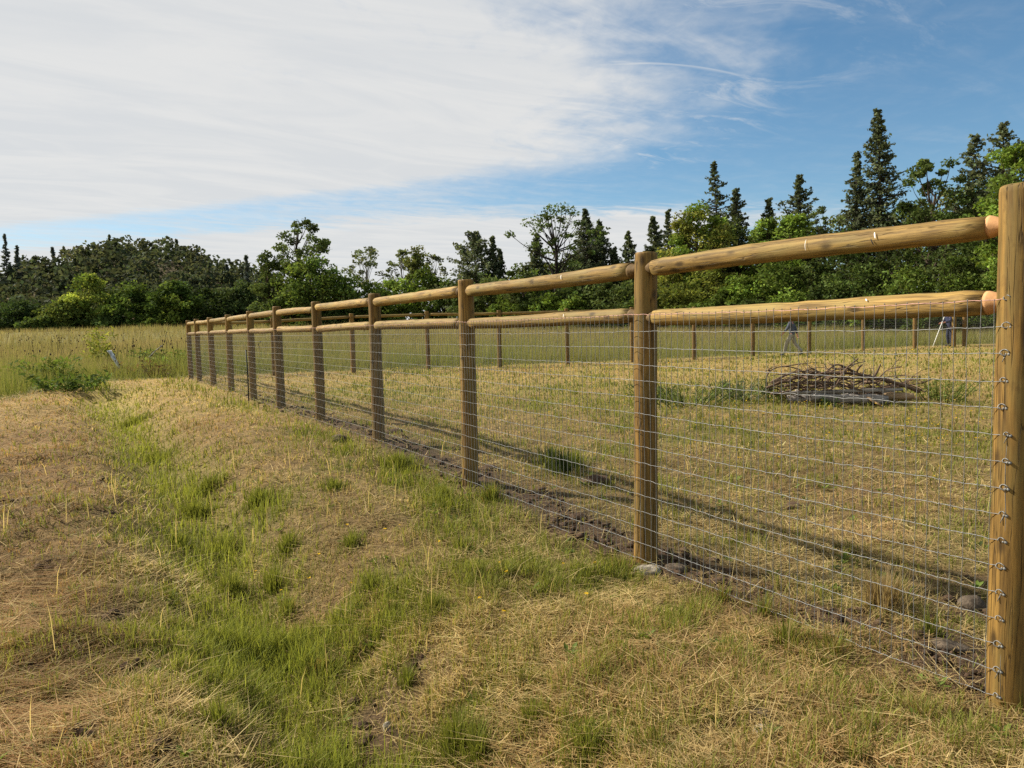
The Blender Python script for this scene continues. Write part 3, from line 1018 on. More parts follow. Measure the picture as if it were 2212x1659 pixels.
# right-hand wood, back to front
TREES_C = [
    ('fir_tree', 'tallest dark pointed fir on the skyline, trunk showing through', 1893, 238, 62, 118, 1, G_CON, dict(whorls=50, per=6, fol=30, leaf=.24, z0=.2, ragged=.42, trunk=.013)),
    ('fir_tree', 'slender fir leaning against the left side of the tallest fir', 1852, 330, 63, 80, 2, G_CON, dict(whorls=36, per=6, fol=28, leaf=.24, z0=.1, ragged=.35)),
    ('fir_tree', 'open see-through fir rising behind the yellow-green tree', 1541, 350, 74, 92, 3, G_CON, dict(whorls=34, per=4, fol=24, leaf=.26, z0=.25, ragged=.45)),
    ('fir_tree', 'shorter bushy fir just right of the open see-through fir', 1590, 408, 72, 78, 4, G_CONB, dict(whorls=34, per=6, fol=28, leaf=.26)),
    ('fir_tree', 'fir with a dense dark tip beside a bare-twigged oak', 1728, 378, 70, 100, 5, G_CON, dict(whorls=36, per=6, fol=28, leaf=.25)),
    ('fir_tree', 'small fir tip showing over a light green tree', 1662, 428, 72, 62, 6, G_CON, dict(whorls=28, per=6, fol=24, leaf=.26)),
    ('fir_tree', 'twin-pointed short fir right of the leafless-topped oak', 1410, 468, 84, 62, 7, G_CON, dict(whorls=30, per=6, fol=24, leaf=.30)),
    ('fir_tree', 'thin fir spire between two shorter dark firs', 1443, 453, 86, 40, 8, G_CON, dict(whorls=30, per=5, fol=18, leaf=.28)),
    ('fir_tree', 'low flat-branched fir standing apart behind the second post', 1357, 500, 84, 66, 9, G_CON, dict(whorls=24, per=5, fol=24, leaf=.30, ragged=.45)),
    ('fir_tree', 'dark cone of fir just behind the leafless-topped oak', 1264, 452, 82, 84, 10, G_CONB, dict(whorls=34, per=7, fol=30, leaf=.28, z0=.05)),
    ('fir_tree', 'sloping-shouldered dark fir at the right of the oak', 1293, 478, 83, 76, 11, G_CONB, dict(whorls=32, per=7, fol=28, leaf=.28, z0=.05)),
    ('fir_tree', 'small dark fir low beside the sky gap near the second post', 1326, 535, 83, 50, 12, G_CONB, dict(whorls=26, per=6, fol=22, leaf=.28)),
    ('fir_tree', 'dark fir half hidden behind the left side of the oak', 1160, 505, 84, 60, 13, G_CONB, dict(whorls=28, per=7, fol=26, leaf=.28, z0=.05)),
    ('fir_tree', 'broad ragged pine left of a pair of thin spires', 1022, 503, 88, 66, 14, G_PINE, dict(whorls=32, per=6, fol=28, leaf=.30, pine=.35, ragged=.4)),
    ('fir_tree', 'thin spire-topped fir at the right of the broad ragged pine', 1064, 513, 88, 50, 15, G_CON, dict(whorls=30, per=5, fol=22, leaf=.28, ragged=.4)),
    ('fir_tree', 'shorter spire close behind the thin spire-topped fir', 1080, 540, 89, 40, 16, G_CON, dict(whorls=26, per=5, fol=20, leaf=.28, ragged=.4)),
    ('fir_tree', 'open pine with clumped top above the bright green tree', 2163, 268, 50, 74, 17, G_PINE, dict(whorls=30, per=5, fol=26, leaf=.22, pine=.6, ragged=.5)),
    ('fir_tree', 'leaning dark pine left of the clumped open pine', 2110, 288, 51, 62, 18, G_PINE, dict(whorls=28, per=5, fol=24, leaf=.22, pine=.4, ragged=.5)),
]
for nm, lab, px, yt, Y, w, sd, col, kw in TREES_C:
    x, y, H = spot(px, yt, Y)
    kw['z0'] = min(kw.get('z0', .05), .06); kw['per'] = kw['per'] + 2
    conifer(nm, lab, x, y, H, wm(w * 2.25, Y), sd, col, group='conifers at the edge of the field', **kw)

TREES_B = [
    ('oak_tree', 'large dark oak with sky gaps right of the tallest fir', 2018, 328, 50, 172, 31, G_OAK, dict(clumps=58, per=80, leaf=.19, z0=.2, spread=.11, trunk=.022, shell=.5, col2=G_DARK)),
    ('leafy_tree', 'bright green leafy tree above the thick near post', 2205, 300, 40, 190, 32, G_BRIGHT, dict(clumps=60, per=90, leaf=.17, z0=.15, spread=.12, col2=G_MID)),
    ('oak_tree', 'oak with bare crooked limbs and tufted leaves above dark firs', 1200, 434, 76, 170, 33, (.085, .12, .035), dict(clumps=46, per=34, leaf=.24, z0=.34, spread=.085, trunk=.026, shell=.35, bark='bark_dark', trunk_to=.7)),
    ('leafy_tree', 'tall yellow-green tree in front of the open see-through fir', 1505, 438, 66, 118, 34, G_YEL, dict(clumps=52, per=85, leaf=.22, z0=.08, spread=.15, col2=G_BRIGHT)),
    ('leafy_tree', 'light green tree under the small fir tip', 1655, 470, 64, 92, 35, G_BRIGHT, dict(clumps=36, per=80, leaf=.22, z0=.1, spread=.16, col2=G_MID)),
    ('leafy_tree', 'green leafy tree in front of the fir with a dense dark tip', 1712, 455, 62, 96, 36, G_BRIGHT, dict(clumps=36, per=80, leaf=.21, z0=.1, spread=.16)),
    ('oak_tree', 'bare-twigged thin oak with pale leaves beside the dense-tipped fir', 1782, 440, 62, 84, 37, (.11, .14, .045), dict(clumps=28, per=24, leaf=.20, z0=.3, spread=.10, trunk=.02, shell=.4, bark='bark_dark')),
    ('leafy_tree', 'low spreading green tree left of the bare-limbed oak', 1130, 570, 74, 90, 38, G_MID, dict(clumps=30, per=60, leaf=.24, z0=.1, spread=.15, col2=G_PALE)),
    ('leafy_tree', 'tall broken-topped tree with arching side limbs', 640, 470, 92, 140, 39, G_OAK, dict(clumps=34, per=75, leaf=.28, z0=.42, spread=.105, trunk=.03, shell=.3, skew=.15, shape=.8, bark='bark_dark', trunk_to=.86, col2=(.07, .095, .03))),
    ('leafy_tree', 'rounded dense dark green tree below the broken-topped one', 668, 556, 88, 135, 40, (.085, .125, .028), dict(clumps=50, per=110, leaf=.30, z0=.03, spread=.16, col2=(.11, .15, .032))),
    ('leafy_tree', 'open dark tree at the left shoulder of the broken-topped tree', 578, 545, 93, 80, 41, G_OAK, dict(clumps=30, per=70, leaf=.28, z0=.15, spread=.15, shell=.45)),
    ('airy_tree', 'airy pale tree with fine branches against the sky', 790, 528, 100, 108, 42, (.12, .14, .065), dict(clumps=52, per=22, leaf=.30, z0=.25, spread=.10, trunk=.02, shell=.5, bark='bark_grey')),
    ('airy_tree', 'second airy pale tree with fine branches, near a yellowish crown', 868, 535, 101, 74, 43, (.12, .14, .065), dict(clumps=38, per=22, leaf=.30, z0=.3, spread=.11, trunk=.02, shell=.5, bark='bark_grey')),
    ('leafy_tree', 'narrow yellowish tree between the pale airy trees', 900, 532, 99, 58, 44, (.13, .145, .04), dict(clumps=28, per=70, leaf=.28, z0=.1, spread=.2)),
    ('airy_tree', 'flat-topped airy tree left of the sky gap', 935, 545, 100, 58, 45, (.11, .125, .06), dict(clumps=26, per=24, leaf=.28, z0=.4, spread=.12, trunk=.02, shell=.5, bark='bark_grey')),
    ('leafy_tree', 'tall loose yellow-green tree in front of the wooded hill', 188, 592, 104, 100, 46, (.175, .205, .040), dict(clumps=42, per=80, leaf=.32, z0=.04, spread=.16, skew=.1, col2=G_MID)),
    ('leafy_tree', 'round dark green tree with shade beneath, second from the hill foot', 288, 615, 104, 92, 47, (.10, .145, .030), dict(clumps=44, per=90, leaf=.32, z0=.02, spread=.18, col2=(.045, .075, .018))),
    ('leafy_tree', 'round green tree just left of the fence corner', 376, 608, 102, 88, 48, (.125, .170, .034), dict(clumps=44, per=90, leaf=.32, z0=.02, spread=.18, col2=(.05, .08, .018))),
    ('leafy_tree', 'leafy shrub-like tree leaning at the foot of the yellow-green tree', 135, 650, 102, 80, 49, (.13, .165, .038), dict(clumps=34, per=80, leaf=.32, z0=.0, spread=.2)),
    ('leafy_tree', 'low dark tree at the frame edge below the hill', 40, 655, 103, 110, 50, (.04, .062, .020), dict(clumps=36, per=90, leaf=.34, z0=.0, spread=.2)),
    ('leafy_tree', 'dark spreading tree behind the far fence corner', 455, 628, 106, 120, 51, (.045, .068, .020), dict(clumps=40, per=90, leaf=.34, z0=.0, spread=.18)),
    ('leafy_tree', 'dusky tree filling the dip between hill and broken-topped tree', 535, 612, 108, 90, 52, (.05, .072, .024), dict(clumps=34, per=90, leaf=.34, z0=.0, spread=.2)),
]
BACK = [(1478, 486, 70, 'dim tree behind the left side of the tall yellow-green tree'), (1562, 470, 70, 'dim tree behind the right side of the tall yellow-green tree'),
        (1628, 510, 69, 'dim tree in the dip right of the shorter bushy fir'), (1690, 478, 69, 'dim tree behind the light green tree'), (1758, 486, 68, 'dim tree behind the bare-twigged thin oak'),
        (1842, 452, 66, 'dim tree filling in behind the slender fir'), (1908, 450, 66, 'dim tree filling in behind the tallest fir'), (1968, 436, 60, 'dim tree behind the left side of the large dark oak'),
        (2048, 404, 56, 'dim tree behind the right side of the large dark oak'), (2105, 376, 55, 'dim tree behind the leaning dark pine'), (2178, 352, 54, 'dim tree behind the bright green leafy tree'),
        (1185, 566, 88, 'dim tree behind the bare-limbed oak, left side'), (1250, 545, 88, 'dim tree behind the bare-limbed oak, right side'), (1318, 566, 88, 'dim tree behind the small dark fir near the second post'),
        (1392, 556, 87, 'dim tree behind the twin-pointed short fir'), (1035, 590, 92, 'dim tree behind the broad ragged pine')]
for k, (px, yt, Y, lab) in enumerate(BACK):
    TREES_B.append(('leafy_tree', lab, px, yt, Y, 118, 700 + k, (.070 + .012 * (k % 3), .098 + .012 * (k % 2), .030), dict(clumps=30, per=80, leaf=.0036 * Y, z0=.06, spread=.17)))
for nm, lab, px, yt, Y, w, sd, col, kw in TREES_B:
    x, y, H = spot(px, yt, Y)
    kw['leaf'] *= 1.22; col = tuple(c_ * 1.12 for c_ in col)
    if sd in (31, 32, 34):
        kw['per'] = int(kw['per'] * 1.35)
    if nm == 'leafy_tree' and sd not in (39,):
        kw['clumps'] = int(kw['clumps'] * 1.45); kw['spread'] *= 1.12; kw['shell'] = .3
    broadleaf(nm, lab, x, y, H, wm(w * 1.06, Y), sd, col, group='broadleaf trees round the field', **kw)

# shrubs at the foot of the wood
SHRUBS = [(745, 600, 92, 80, G_MID), (800, 615, 92, 90, G_MID), (860, 600, 94, 80, G_BRIGHT), (920, 585, 93, 90, G_MID), (965, 610, 90, 60, G_DARK),
          (1010, 610, 84, 80, G_DARK), (1060, 600, 80, 90, G_OAK), (1105, 620, 76, 80, G_MID), (1150, 640, 72, 90, G_DARK), (1190, 640, 71, 80, G_BRIGHT), (1245, 600, 72, 100, G_DARK),
          (1240, 640, 68, 70, G_BRIGHT), (1300, 605, 70, 110, G_OAK), (1360, 610, 68, 100, G_OAK), (1400, 620, 65, 80, G_MID), (1450, 560, 66, 110, G_YEL), (1480, 610, 62, 100, (.115, .14, .03)),
          (1545, 560, 60, 110, (.13, .15, .03)), (1560, 625, 57, 90, G_MID), (1615, 590, 57, 110, G_BRIGHT), (1680, 560, 56, 120, G_MID), (1700, 625, 53, 100, G_BRIGHT), (1755, 560, 55, 120, G_OAK),
          (1790, 600, 51, 110, G_DARK), (1840, 500, 54, 130, (.06, .09, .022)), (1870, 570, 50, 130, G_DARK), (1930, 500, 50, 150, (.06, .085, .022)), (1960, 580, 46, 140, G_MID), (2050, 520, 45, 160, G_OAK),
          (2080, 590, 43, 150, G_MID), (2130, 480, 44, 160, (.065, .095, .02)), (2200, 520, 41, 170, G_MID), (2250, 580, 39, 170, G_DARK), (2010, 640, 42, 110, G_DARK), (1900, 640, 46, 110, G_MID), (1620, 650, 53, 90, G_DARK),
          (1500, 660, 58, 90, G_MID), (1340, 665, 66, 80, G_DARK), (700, 640, 88, 80, G_DARK), (610, 640, 90, 90, G_DARK), (2330, 420, 45, 220, G_OAK),
          (-60, 640, 104, 120, G_DARK), (230, 680, 101, 60, G_DARK), (330, 690, 100, 40, G_MID), (80, 690, 100, 70, G_DARK)]
SHRUB_LABELS = [
    'mid-green shrub right of the rounded dark tree',
    'mid-green shrub under the first airy pale tree',
    'bright shrub under the second airy pale tree',
    'wide green shrub under the narrow yellowish tree',
    'small dark shrub below the sky gap',
    'dark shrub under the broad ragged pine',
    'dull green shrub under the thin spire-topped fir',
    'green shrub beneath the low spreading tree',
    "dark shrub left of the bare-limbed oak's trunk",
    "bright shrub at the bare-limbed oak's trunk",
    "big dark shrub right of the bare-limbed oak's trunk",
    'small bright shrub in front of the big dark one near the oak',
    'dull shrub below the sloping-shouldered fir',
    'dull shrub right behind the second post',
    'green shrub below the twin-pointed fir',
    'tall yellowish shrub left of the tall yellow-green tree',
    'olive shrub at the foot of the tall yellow-green tree',
    'yellow-green shrub below the open see-through fir',
    "low green shrub above the middle of the nearest lower rail's left half",
    'bright round bush between yellow-green tree and light green tree',
    'green shrub beneath the light green tree',
    'low bright shrub in front of the light green tree',
    'dull shrub beneath the dense-tipped fir',
    "low dark shrub right of the dense-tipped fir's foot",
    'tall green shrub at the left foot of the tallest fir',
    "dark shrub in front of the tallest fir's foot",
    'tall shrub between the tallest fir and the large dark oak',
    'green shrub low between the tallest fir and the dark oak',
    'tall dull shrub under the large dark oak',
    'green shrub low under the large dark oak',
    'tall shrub below the leaning dark pine',
    'green shrub behind the thick near post',
    'low dark shrub partly hidden by the thick near post',
    'dark low shrub above the navy-clothed person',
    'low green shrub right of the walking person',
    "dark low shrub above the walking person's side of the weed bed",
    "low green shrub under the yellow-green tree's right side",
    'small dark shrub low beside the second post',
    'dark shrub at the right foot of the rounded dark tree',
    'dark shrub at the left foot of the rounded dark tree',
    'dull tall shrub just beyond the thick near post',
    'dark shrub past the frame edge below the hill',
    'dark low shrub between the two round trees near the hill foot',
    'tiny green shrub in the gap left of the fence-corner tree',
    'dark low shrub in front of the frame-edge tree',
]
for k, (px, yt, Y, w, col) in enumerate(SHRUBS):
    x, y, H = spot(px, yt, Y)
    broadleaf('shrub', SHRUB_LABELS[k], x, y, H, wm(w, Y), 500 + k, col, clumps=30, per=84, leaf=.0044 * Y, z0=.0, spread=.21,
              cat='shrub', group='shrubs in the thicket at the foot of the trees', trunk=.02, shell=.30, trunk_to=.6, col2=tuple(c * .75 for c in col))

# wooded hill: the mass as one wood, the trees that break its skyline one by one
def hill_wood():
    rs = np.random.RandomState(77)
    S = Soup()
    n = 0
    while n < 940:
        x = -330 + 300 * rs.rand(); y = 190 + 150 * rs.rand()
        hz = float(ground_z(x, y))
        if hz < 2.6 or y > 315:
            continue
        n += 1
        h = 5 + 4.0 * rs.rand(); wd = h * (.75 + .4 * rs.rand())
        con = rs.rand() < .13
        m = 74
        f = rs.rand(m)
        if con:
            h *= 1.25; prof = (1 - f) * .30
        else:
            prof = np.sin(np.pi * np.clip(f * .85 + .12, 0, 1)) ** .6 * .5
        th = rs.rand(m) * 6.283
        rr = prof * wd * (.6 + .5 * rs.rand(m)) * (1 + .25 * np.sin(3 * th + rs.rand() * 6))
        c = np.stack([x + rr * np.cos(th), y + rr * np.sin(th), hz + f * h], -1)
        col = (np.array(G_CONB) * .8 if con else np.array([(.072, .086, .046), (.080, .092, .048), (.064, .080, .044), (.088, .096, .050)][rs.randint(4)])) * (1 + .2 * rs.randn())  # round crowns lighter and greyer: distance haze put into the leaf colour
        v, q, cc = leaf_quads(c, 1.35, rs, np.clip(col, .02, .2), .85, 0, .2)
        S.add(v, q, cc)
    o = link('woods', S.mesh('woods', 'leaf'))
    tag(o, 'dark wood covering the low hill beyond the field', 'woods', kind='stuff')


hill_wood()
SKYLINE = [('fir_tree', 'tall thin hazy fir at the very edge of the frame', 10, 506, 250, 34, 'c'), ('fir_tree', 'second tall hazy fir beside the frame-edge one', 37, 530, 252, 34, 'c'),
           ('pine_tree', 'lone small tufted pine on the hill shoulder', 113, 534, 262, 22, 'c'), ('hill_tree', 'round bushy tree on the left shoulder of the hill', 180, 540, 270, 50, 'b'),
           ('hill_tree', 'big round tree crowning the hilltop', 318, 523, 286, 56, 'b'), ('hill_tree', 'smaller round tree just left of the hilltop crown', 288, 545, 284, 36, 'b'),
           ('fir_tree', 'tiny fir tip right of the hilltop crown', 383, 537, 288, 18, 'c'), ('fir_tree', 'small fir pair on the falling side of the hill', 424, 540, 288, 22, 'c'),
           ('hill_tree', 'low round tree on the left ridge of the hill', 60, 552, 262, 60, 'b'), ('fir_tree', 'little fir low on the right slope of the hill', 490, 572, 282, 18, 'c'),
           ('fir_tree', 'fir standing free against the sky at the foot of the hill', 532, 553, 180, 36, 'c'), ('hill_tree', 'shrubby tree on the left edge of the ridge', 88, 553, 264, 44, 'b')]
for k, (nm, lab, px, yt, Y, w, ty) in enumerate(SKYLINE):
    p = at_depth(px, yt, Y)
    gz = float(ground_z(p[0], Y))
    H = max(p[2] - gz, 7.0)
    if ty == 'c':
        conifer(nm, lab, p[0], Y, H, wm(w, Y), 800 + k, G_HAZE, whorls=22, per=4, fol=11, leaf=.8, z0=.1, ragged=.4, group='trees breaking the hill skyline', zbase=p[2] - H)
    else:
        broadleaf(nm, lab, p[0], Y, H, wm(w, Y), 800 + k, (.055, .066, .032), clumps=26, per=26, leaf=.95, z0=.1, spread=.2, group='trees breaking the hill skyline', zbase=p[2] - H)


# ------------------------------------------------------------------ grass
def blades(x, y, h, wid, base_c, tip_c, rs, lean=0.55, lie=None, seg=2, az=None):
    n = len(x)
    z = ground_z(x, y) - 0.006
    a = rs.rand(n) * 6.283 if az is None else az
    ln = lean * np.abs(rs.randn(n)) * .6 + .08
    if lie is not None:
        ln = np.where(lie, 3.0 + 4 * rs.rand(n), ln)
    up = 1 / np.sqrt(1 + ln * ln); out = ln * up
    dx, dy = np.cos(a), np.sin(a)
    wa = a + np.pi / 2 + rs.randn(n) * .5
    wx, wy = np.cos(wa) * wid * .5, np.sin(wa) * wid * .5
    P0 = np.stack([x, y, z], -1)
    if lie is not None:
        P0[:, 2] += np.where(lie, 0.008 + 0.035 * rs.rand(n), 0)
    side = np.stack([wx, wy, 0 * wx], -1)
    tip = P0 + np.stack([dx * out * h * 1.1, dy * out * h * 1.1, up * h * (1 - .12 * ln.clip(0, 1))], -1)
    if seg == 1:
        v = np.stack([P0 - side, P0 + side, tip], 1).reshape(-1, 3)
        t = np.arange(3 * n).reshape(-1, 3)
        c = np.stack([base_c, base_c, tip_c], 1).reshape(-1, 3)
        return v, t, c
    mid = P0 + np.stack([dx * out * h * .42, dy * out * h * .42, up * h * .60], -1)
    if lie is not None:
        mid = np.where(lie[:, None], .5 * (P0 + tip), mid)
    tw = np.where(lie, .75, .0)[:, None] * side if lie is not None else 0 * side
    v = np.stack([P0 - side, P0 + side, mid - .85 * side, mid + .85 * side, tip], 1).reshape(-1, 3)
    i = np.arange(n)[:, None] * 5
    t = np.stack([i + np.array([[0, 1, 3]]), i + np.array([[0, 3, 2]]), i + np.array([[2, 3, 4]])], 1).reshape(-1, 3)
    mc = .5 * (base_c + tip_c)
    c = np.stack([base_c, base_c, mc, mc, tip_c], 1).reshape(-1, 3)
    return v, t, c


def polar(n, r0, r1, rs, power=0.0, half=46):
    """random ground points in front of the camera; power 0 = uniform in log distance"""
    if power == 0:
        r = r0 * (r1 / r0) ** rs.rand(n)
    else:
        q = rs.rand(n); r = (r0 ** power + q * (r1 ** power - r0 ** power)) ** (1 / power)
    a = np.radians(-half + 2 * half * rs.rand(n))
    return r * np.sin(a), r * np.cos(a)


def lerp(a, b, t):
    return a * (1 - t[:, None]) + b * t[:, None]


def grass_short():
    rs = np.random.RandomState(5)
    x1, y1 = polar(188000, 1.9, 4.6, rs, 2.0)
    x2, y2 = polar(228000, 4.4, 36, rs, 0)
    x = np.concatenate([x1, x2]); y = np.concatenate([y1, y2])
    g, red, bare, tall, s, u, w, v, r, n1, n2 = fields(x, y)
    n3 = fbm(x * 5, y * 5, 61, 2)
    keep = (rs.rand(len(x)) > bare * .90) & (rs.rand(len(x)) > tall * .8) & (rs.rand(len(x)) < .45 + .8 * n3)
    x, y, g, red, bare, tall, s, u, w, v, r, n1, n2, n3 = [q[keep] for q in (x, y, g, red, bare, tall, s, u, w, v, r, n1, n2, n3)]
    n = len(x)
    isg = rs.rand(n) < (g * .78 + .16)
    tuft = sst(n3, .45, .75)
    uc = -2.15 - 0.02 * s
    ditch = np.exp(-((u - uc) / .7) ** 2)
    verge = np.exp(-((u + .5) / .4) ** 2) * sst(s, 1.5, 4)
    h = np.where(isg, .045 + .05 * tuft + .055 * ditch * g + .05 * verge + .03 * g * g, .032 + .034 * tuft) * (.55 + .9 * rs.rand(n))
    h = h * (1 + .25 * sst(r, 8, 25))
    wid = np.where(isg, .0042, .0034) * (.7 + .6 * rs.rand(n)) * np.maximum(1, r / 4.2)
    q = rs.rand(n)
    gc = lerp(lerp(np.tile(C_DEEP, (n, 1)), np.tile(C_GREEN, (n, 1)), np.clip(q * 1.6, 0, 1)), np.tile(C_YEL, (n, 1)), np.clip(.65 * rs.rand(n) * (1.25 - .7 * g), 0, 1))
    dc = lerp(lerp(np.tile(C_TAN, (n, 1)), np.tile(C_STRAW, (n, 1)), rs.rand(n) ** 1.3), np.tile(C_RED, (n, 1)), np.clip(red * 1.25 * rs.rand(n) ** .8, 0, 1))
    wth = (.42 + 1.16 * fbm(x * 1.4, y * 1.4, 91, 4))[:, None]
    gc = gc * (1 + .28 * ditch * g)[:, None]
    c = np.where(isg[:, None], gc, dc * wth) * (1 + .18 * rs.randn(n, 1))
    c = np.clip(c, .01, .8)
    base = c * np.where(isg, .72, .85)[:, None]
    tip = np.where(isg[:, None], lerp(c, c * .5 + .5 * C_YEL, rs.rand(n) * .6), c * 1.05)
    lie = (~isg) & (rs.rand(n) < .45)
    h = np.where(lie, h * 1.5, h)
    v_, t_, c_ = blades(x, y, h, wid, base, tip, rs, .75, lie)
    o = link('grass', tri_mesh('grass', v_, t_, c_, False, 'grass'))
    tag(o, 'short mown grass, patchy green and straw dry', 'grass', kind='stuff')


grass_short()


def straw():
    rs = np.random.RandomState(6)
    x1, y1 = polar(85000, 1.9, 6.0, rs, 1.2)
    x2, y2 = polar(52000, 5.5, 24, rs, 0)
    x = np.concatenate([x1, x2]); y = np.concatenate([y1, y2])
    g, red, bare, tall, s, u, w, v, r, n1, n2 = fields(x, y)
    left = sst(-u, 2.6, 3.4)
    n3 = fbm(x * 2.2, y * 2.2, 71, 3)
    keep = (rs.rand(len(x)) < np.clip(.16 + 1.0 * sst(n3, .44, .62) + .45 * left, 0, 1) * (1 - .45 * g)) & (tall < .5) & (rs.rand(len(x)) > .65 * bare)
    x, y, g, red, r, u, left, n3 = [q[keep] for q in (x, y, g, red, r, u, left, n3)]
    n = len(x)
    L = (.05 + .12 * rs.rand(n) ** 2.0) * (1 + .8 * left) * np.maximum(1, r / 9)
    wid = (.0022 + .0022 * rs.rand(n)) * np.maximum(1, r / 4.0)
    flow = 6.283 * fbm(x * .5, y * .5, 73, 2)
    az = np.where(rs.rand(n) < .55 * left + .2, flow + .5 * rs.randn(n), rs.rand(n) * 6.283)
    c = lerp(lerp(np.tile(C_STRAW * 1.12, (n, 1)), np.tile(C_TAN, (n, 1)), rs.rand(n)), np.tile(C_RED * .95, (n, 1)), np.clip(red * 1.25 * rs.rand(n) ** .7, 0, 1))
    c = lerp(c, np.tile(np.array([.24, .23, .09]), (n, 1)), (rs.rand(n) < .15).astype(float) * .8) * (1 + .20 * rs.randn(n, 1)) * (.42 + 1.18 * fbm(x * 1.4, y * 1.4, 91, 4))[:, None]
    c = np.clip(c, .02, .8)
    v_, t_, c_ = blades(x, y, L, wid, c, c, rs, .5, np.ones(n, bool), 2, az)
    m = 2600
    xs_, ys_ = polar(m, 1.95, 9.0, rs, .9)
    gg = fields(xs_, ys_)
    kk = (gg[3] < .5)
    xs_, ys_ = xs_[kk], ys_[kk]; m = len(xs_)
    cl = np.clip(C_STRAW * (.85 + .35 * rs.rand(m, 1)), .02, .85)
    v2, t2, c2 = blades(xs_, ys_, .14 + .20 * rs.rand(m), (.0028 + .0016 * rs.rand(m)) * np.maximum(1, np.hypot(xs_, ys_) / 4.5), cl, cl, rs, .5, rs.rand(m) < .82, 2)
    t_ = np.concatenate([t_, t2 + len(v_)]); v_ = np.concatenate([v_, v2]); c_ = np.concatenate([c_, c2])
    o = link('straw', tri_mesh('straw', v_, t_, c_, False, 'grass'))
    tag(o, 'loose cut straw lying on the mown ground', 'straw', kind='stuff')


straw()


def tussock_points(px, py, rad, n, rs):
    c = on_ground(px, py)
    a = rs.rand(n) * 6.283; q = rad * np.abs(rs.randn(n)) * .6
    return c, c[0] + q * np.cos(a), c[1] + q * np.sin(a), a, q


def long_tufts():
    """longer green tufts left by the mower"""
    rs = np.random.RandomState(8)
    V = Soup()
    T = [(985, 1625, .10, 420, .17, 0), (1030, 1640, .08, 260, .15, 0), (500, 1285, .10, 420, .16, 0), (930, 1330, .09, 330, .14, 0), (475, 1570, .10, 300, .12, 0),
         (800, 1280, .07, 260, .13, 0), (760, 1180, .09, 200, .12, 0), (620, 1190, .10, 260, .14, 0), (560, 1090, .14, 380, .15, 0), (450, 1060, .16, 380, .16, 0), (1270, 1630, .12, 420, .10, 0),
         (1150, 1560, .08, 260, .10, 0), (880, 1480, .05, 150, .11, 0), (650, 1390, .08, 240, .12, .3), (1060, 1080, .10, 240, .16, .1), (860, 1010, .2, 400, .17, 0), (1000, 1190, .08, 160, .12, .1),
         (1700, 1390, .12, 260, .13, .3), (1560, 1300, .05, 60, .14, .2), (1800, 1420, .1, 160, .12, .4), (1340, 1240, .12, 220, .13, .2), (1190, 1000, .2, 260, .2, 0), (1240, 1010, .12, 160, .2, 0),
         (545, 1490, .09, 220, .11, .2), (480, 1200, .14, 380, .16, 0), (390, 1180, .10, 220, .13, 0), (690, 1460, .06, 160, .12, .7), (360, 1300, .1, 200, .1, .2), (590, 1270, .10, 280, .15, 0),
         (340, 1000, .25, 420, .16, 0), (290, 920, .3, 380, .17, 0), (420, 1115, .2, 420, .16, 0), (1940, 1300, .08, 140, .15, .2), (2010, 1370, .05, 70, .14, .1), (1650, 1330, .06, 80, .14, .1), (1835, 1640, .06, 70, .10, .2),
         (960, 1080, .12, 300, .14, 0), (720, 1060, .14, 260, .13, 0), (1130, 1480, .10, 160, .08, .4), (1420, 1620, .1, 160, .09, .4), (1990, 1560, .09, 140, .1, .6), (620, 1330, .07, 200, .13, .1)]
    for (px, py, rad, n, h, dry) in T:
        c, x, y, a, q = tussock_points(px, py, rad, n, rs)
        az = a + .6 * rs.randn(n)
        dryb = rs.rand(n) < dry
        gcol = lerp(np.tile(C_DEEP, (n, 1)), np.tile(C_GREEN * 1.1, (n, 1)), rs.rand(n))
        col = np.where(dryb[:, None], lerp(np.tile(C_TAN, (n, 1)), np.tile(C_RED, (n, 1)), rs.rand(n)), gcol) * (1 + .15 * rs.randn(n, 1))
        col = np.clip(col, .01, .6)
        rr = math.hypot(c[0], c[1])
        hh = h * (.5 + .7 * rs.rand(n)) * np.clip(1.15 - .35 * q / rad, .4, 1.2)
        v_, t_, c_ = blades(x, y, hh, np.full(n, .0042 * max(1, rr / 4.5)), col * .6, np.clip(col * .6 + .4 * C_YEL, 0, .6), rs, .5, None, 2, az)
        V.add(v_, t_, c_)
    xs_, ys_ = polar(520, 2.0, 8.0, rs, .8)
    gg = fields(xs_, ys_)
    for x_, y_, g_, b_ in zip(xs_, ys_, gg[0], gg[2]):
        if rs.rand() > .25 + g_ or b_ > .5:
            continue
        k = rs.randint(5, 12); a = rs.rand(k) * 6.283
        L = (.022 + .035 * rs.rand(k)) ; zz = float(ground_z(x_, y_)) + .012
        dx, dy = np.cos(a), np.sin(a)
        up = .25 + .6 * rs.rand(k)
        p0 = np.stack([x_ + 0 * a, y_ + 0 * a, zz + 0 * a], -1)
        tip = p0 + np.stack([dx * L, dy * L, up * L], -1); mid = p0 + np.stack([dx * L * .6, dy * L * .6, up * L * .75], -1)
        sd = np.stack([-dy * L * .22, dx * L * .22, 0 * a], -1)
        vv = np.stack([p0, mid + sd, tip, mid - sd], 1).reshape(-1, 3)
        i4 = np.arange(k)[:, None] * 4
        col = np.clip(np.array([.13, .18, .035]) * (1 + .25 * rs.randn()), .02, .5)
        V.add(vv, np.concatenate([i4 + np.array([[0, 1, 2]]), i4 + np.array([[0, 2, 3]])]), np.tile(col, (4 * k, 1)))
    o = link('grass_tufts', V.mesh('grass_tufts', 'grass'))
    tag(o, 'longer green grass tufts missed by the mower', 'grass', kind='stuff')


long_tufts()


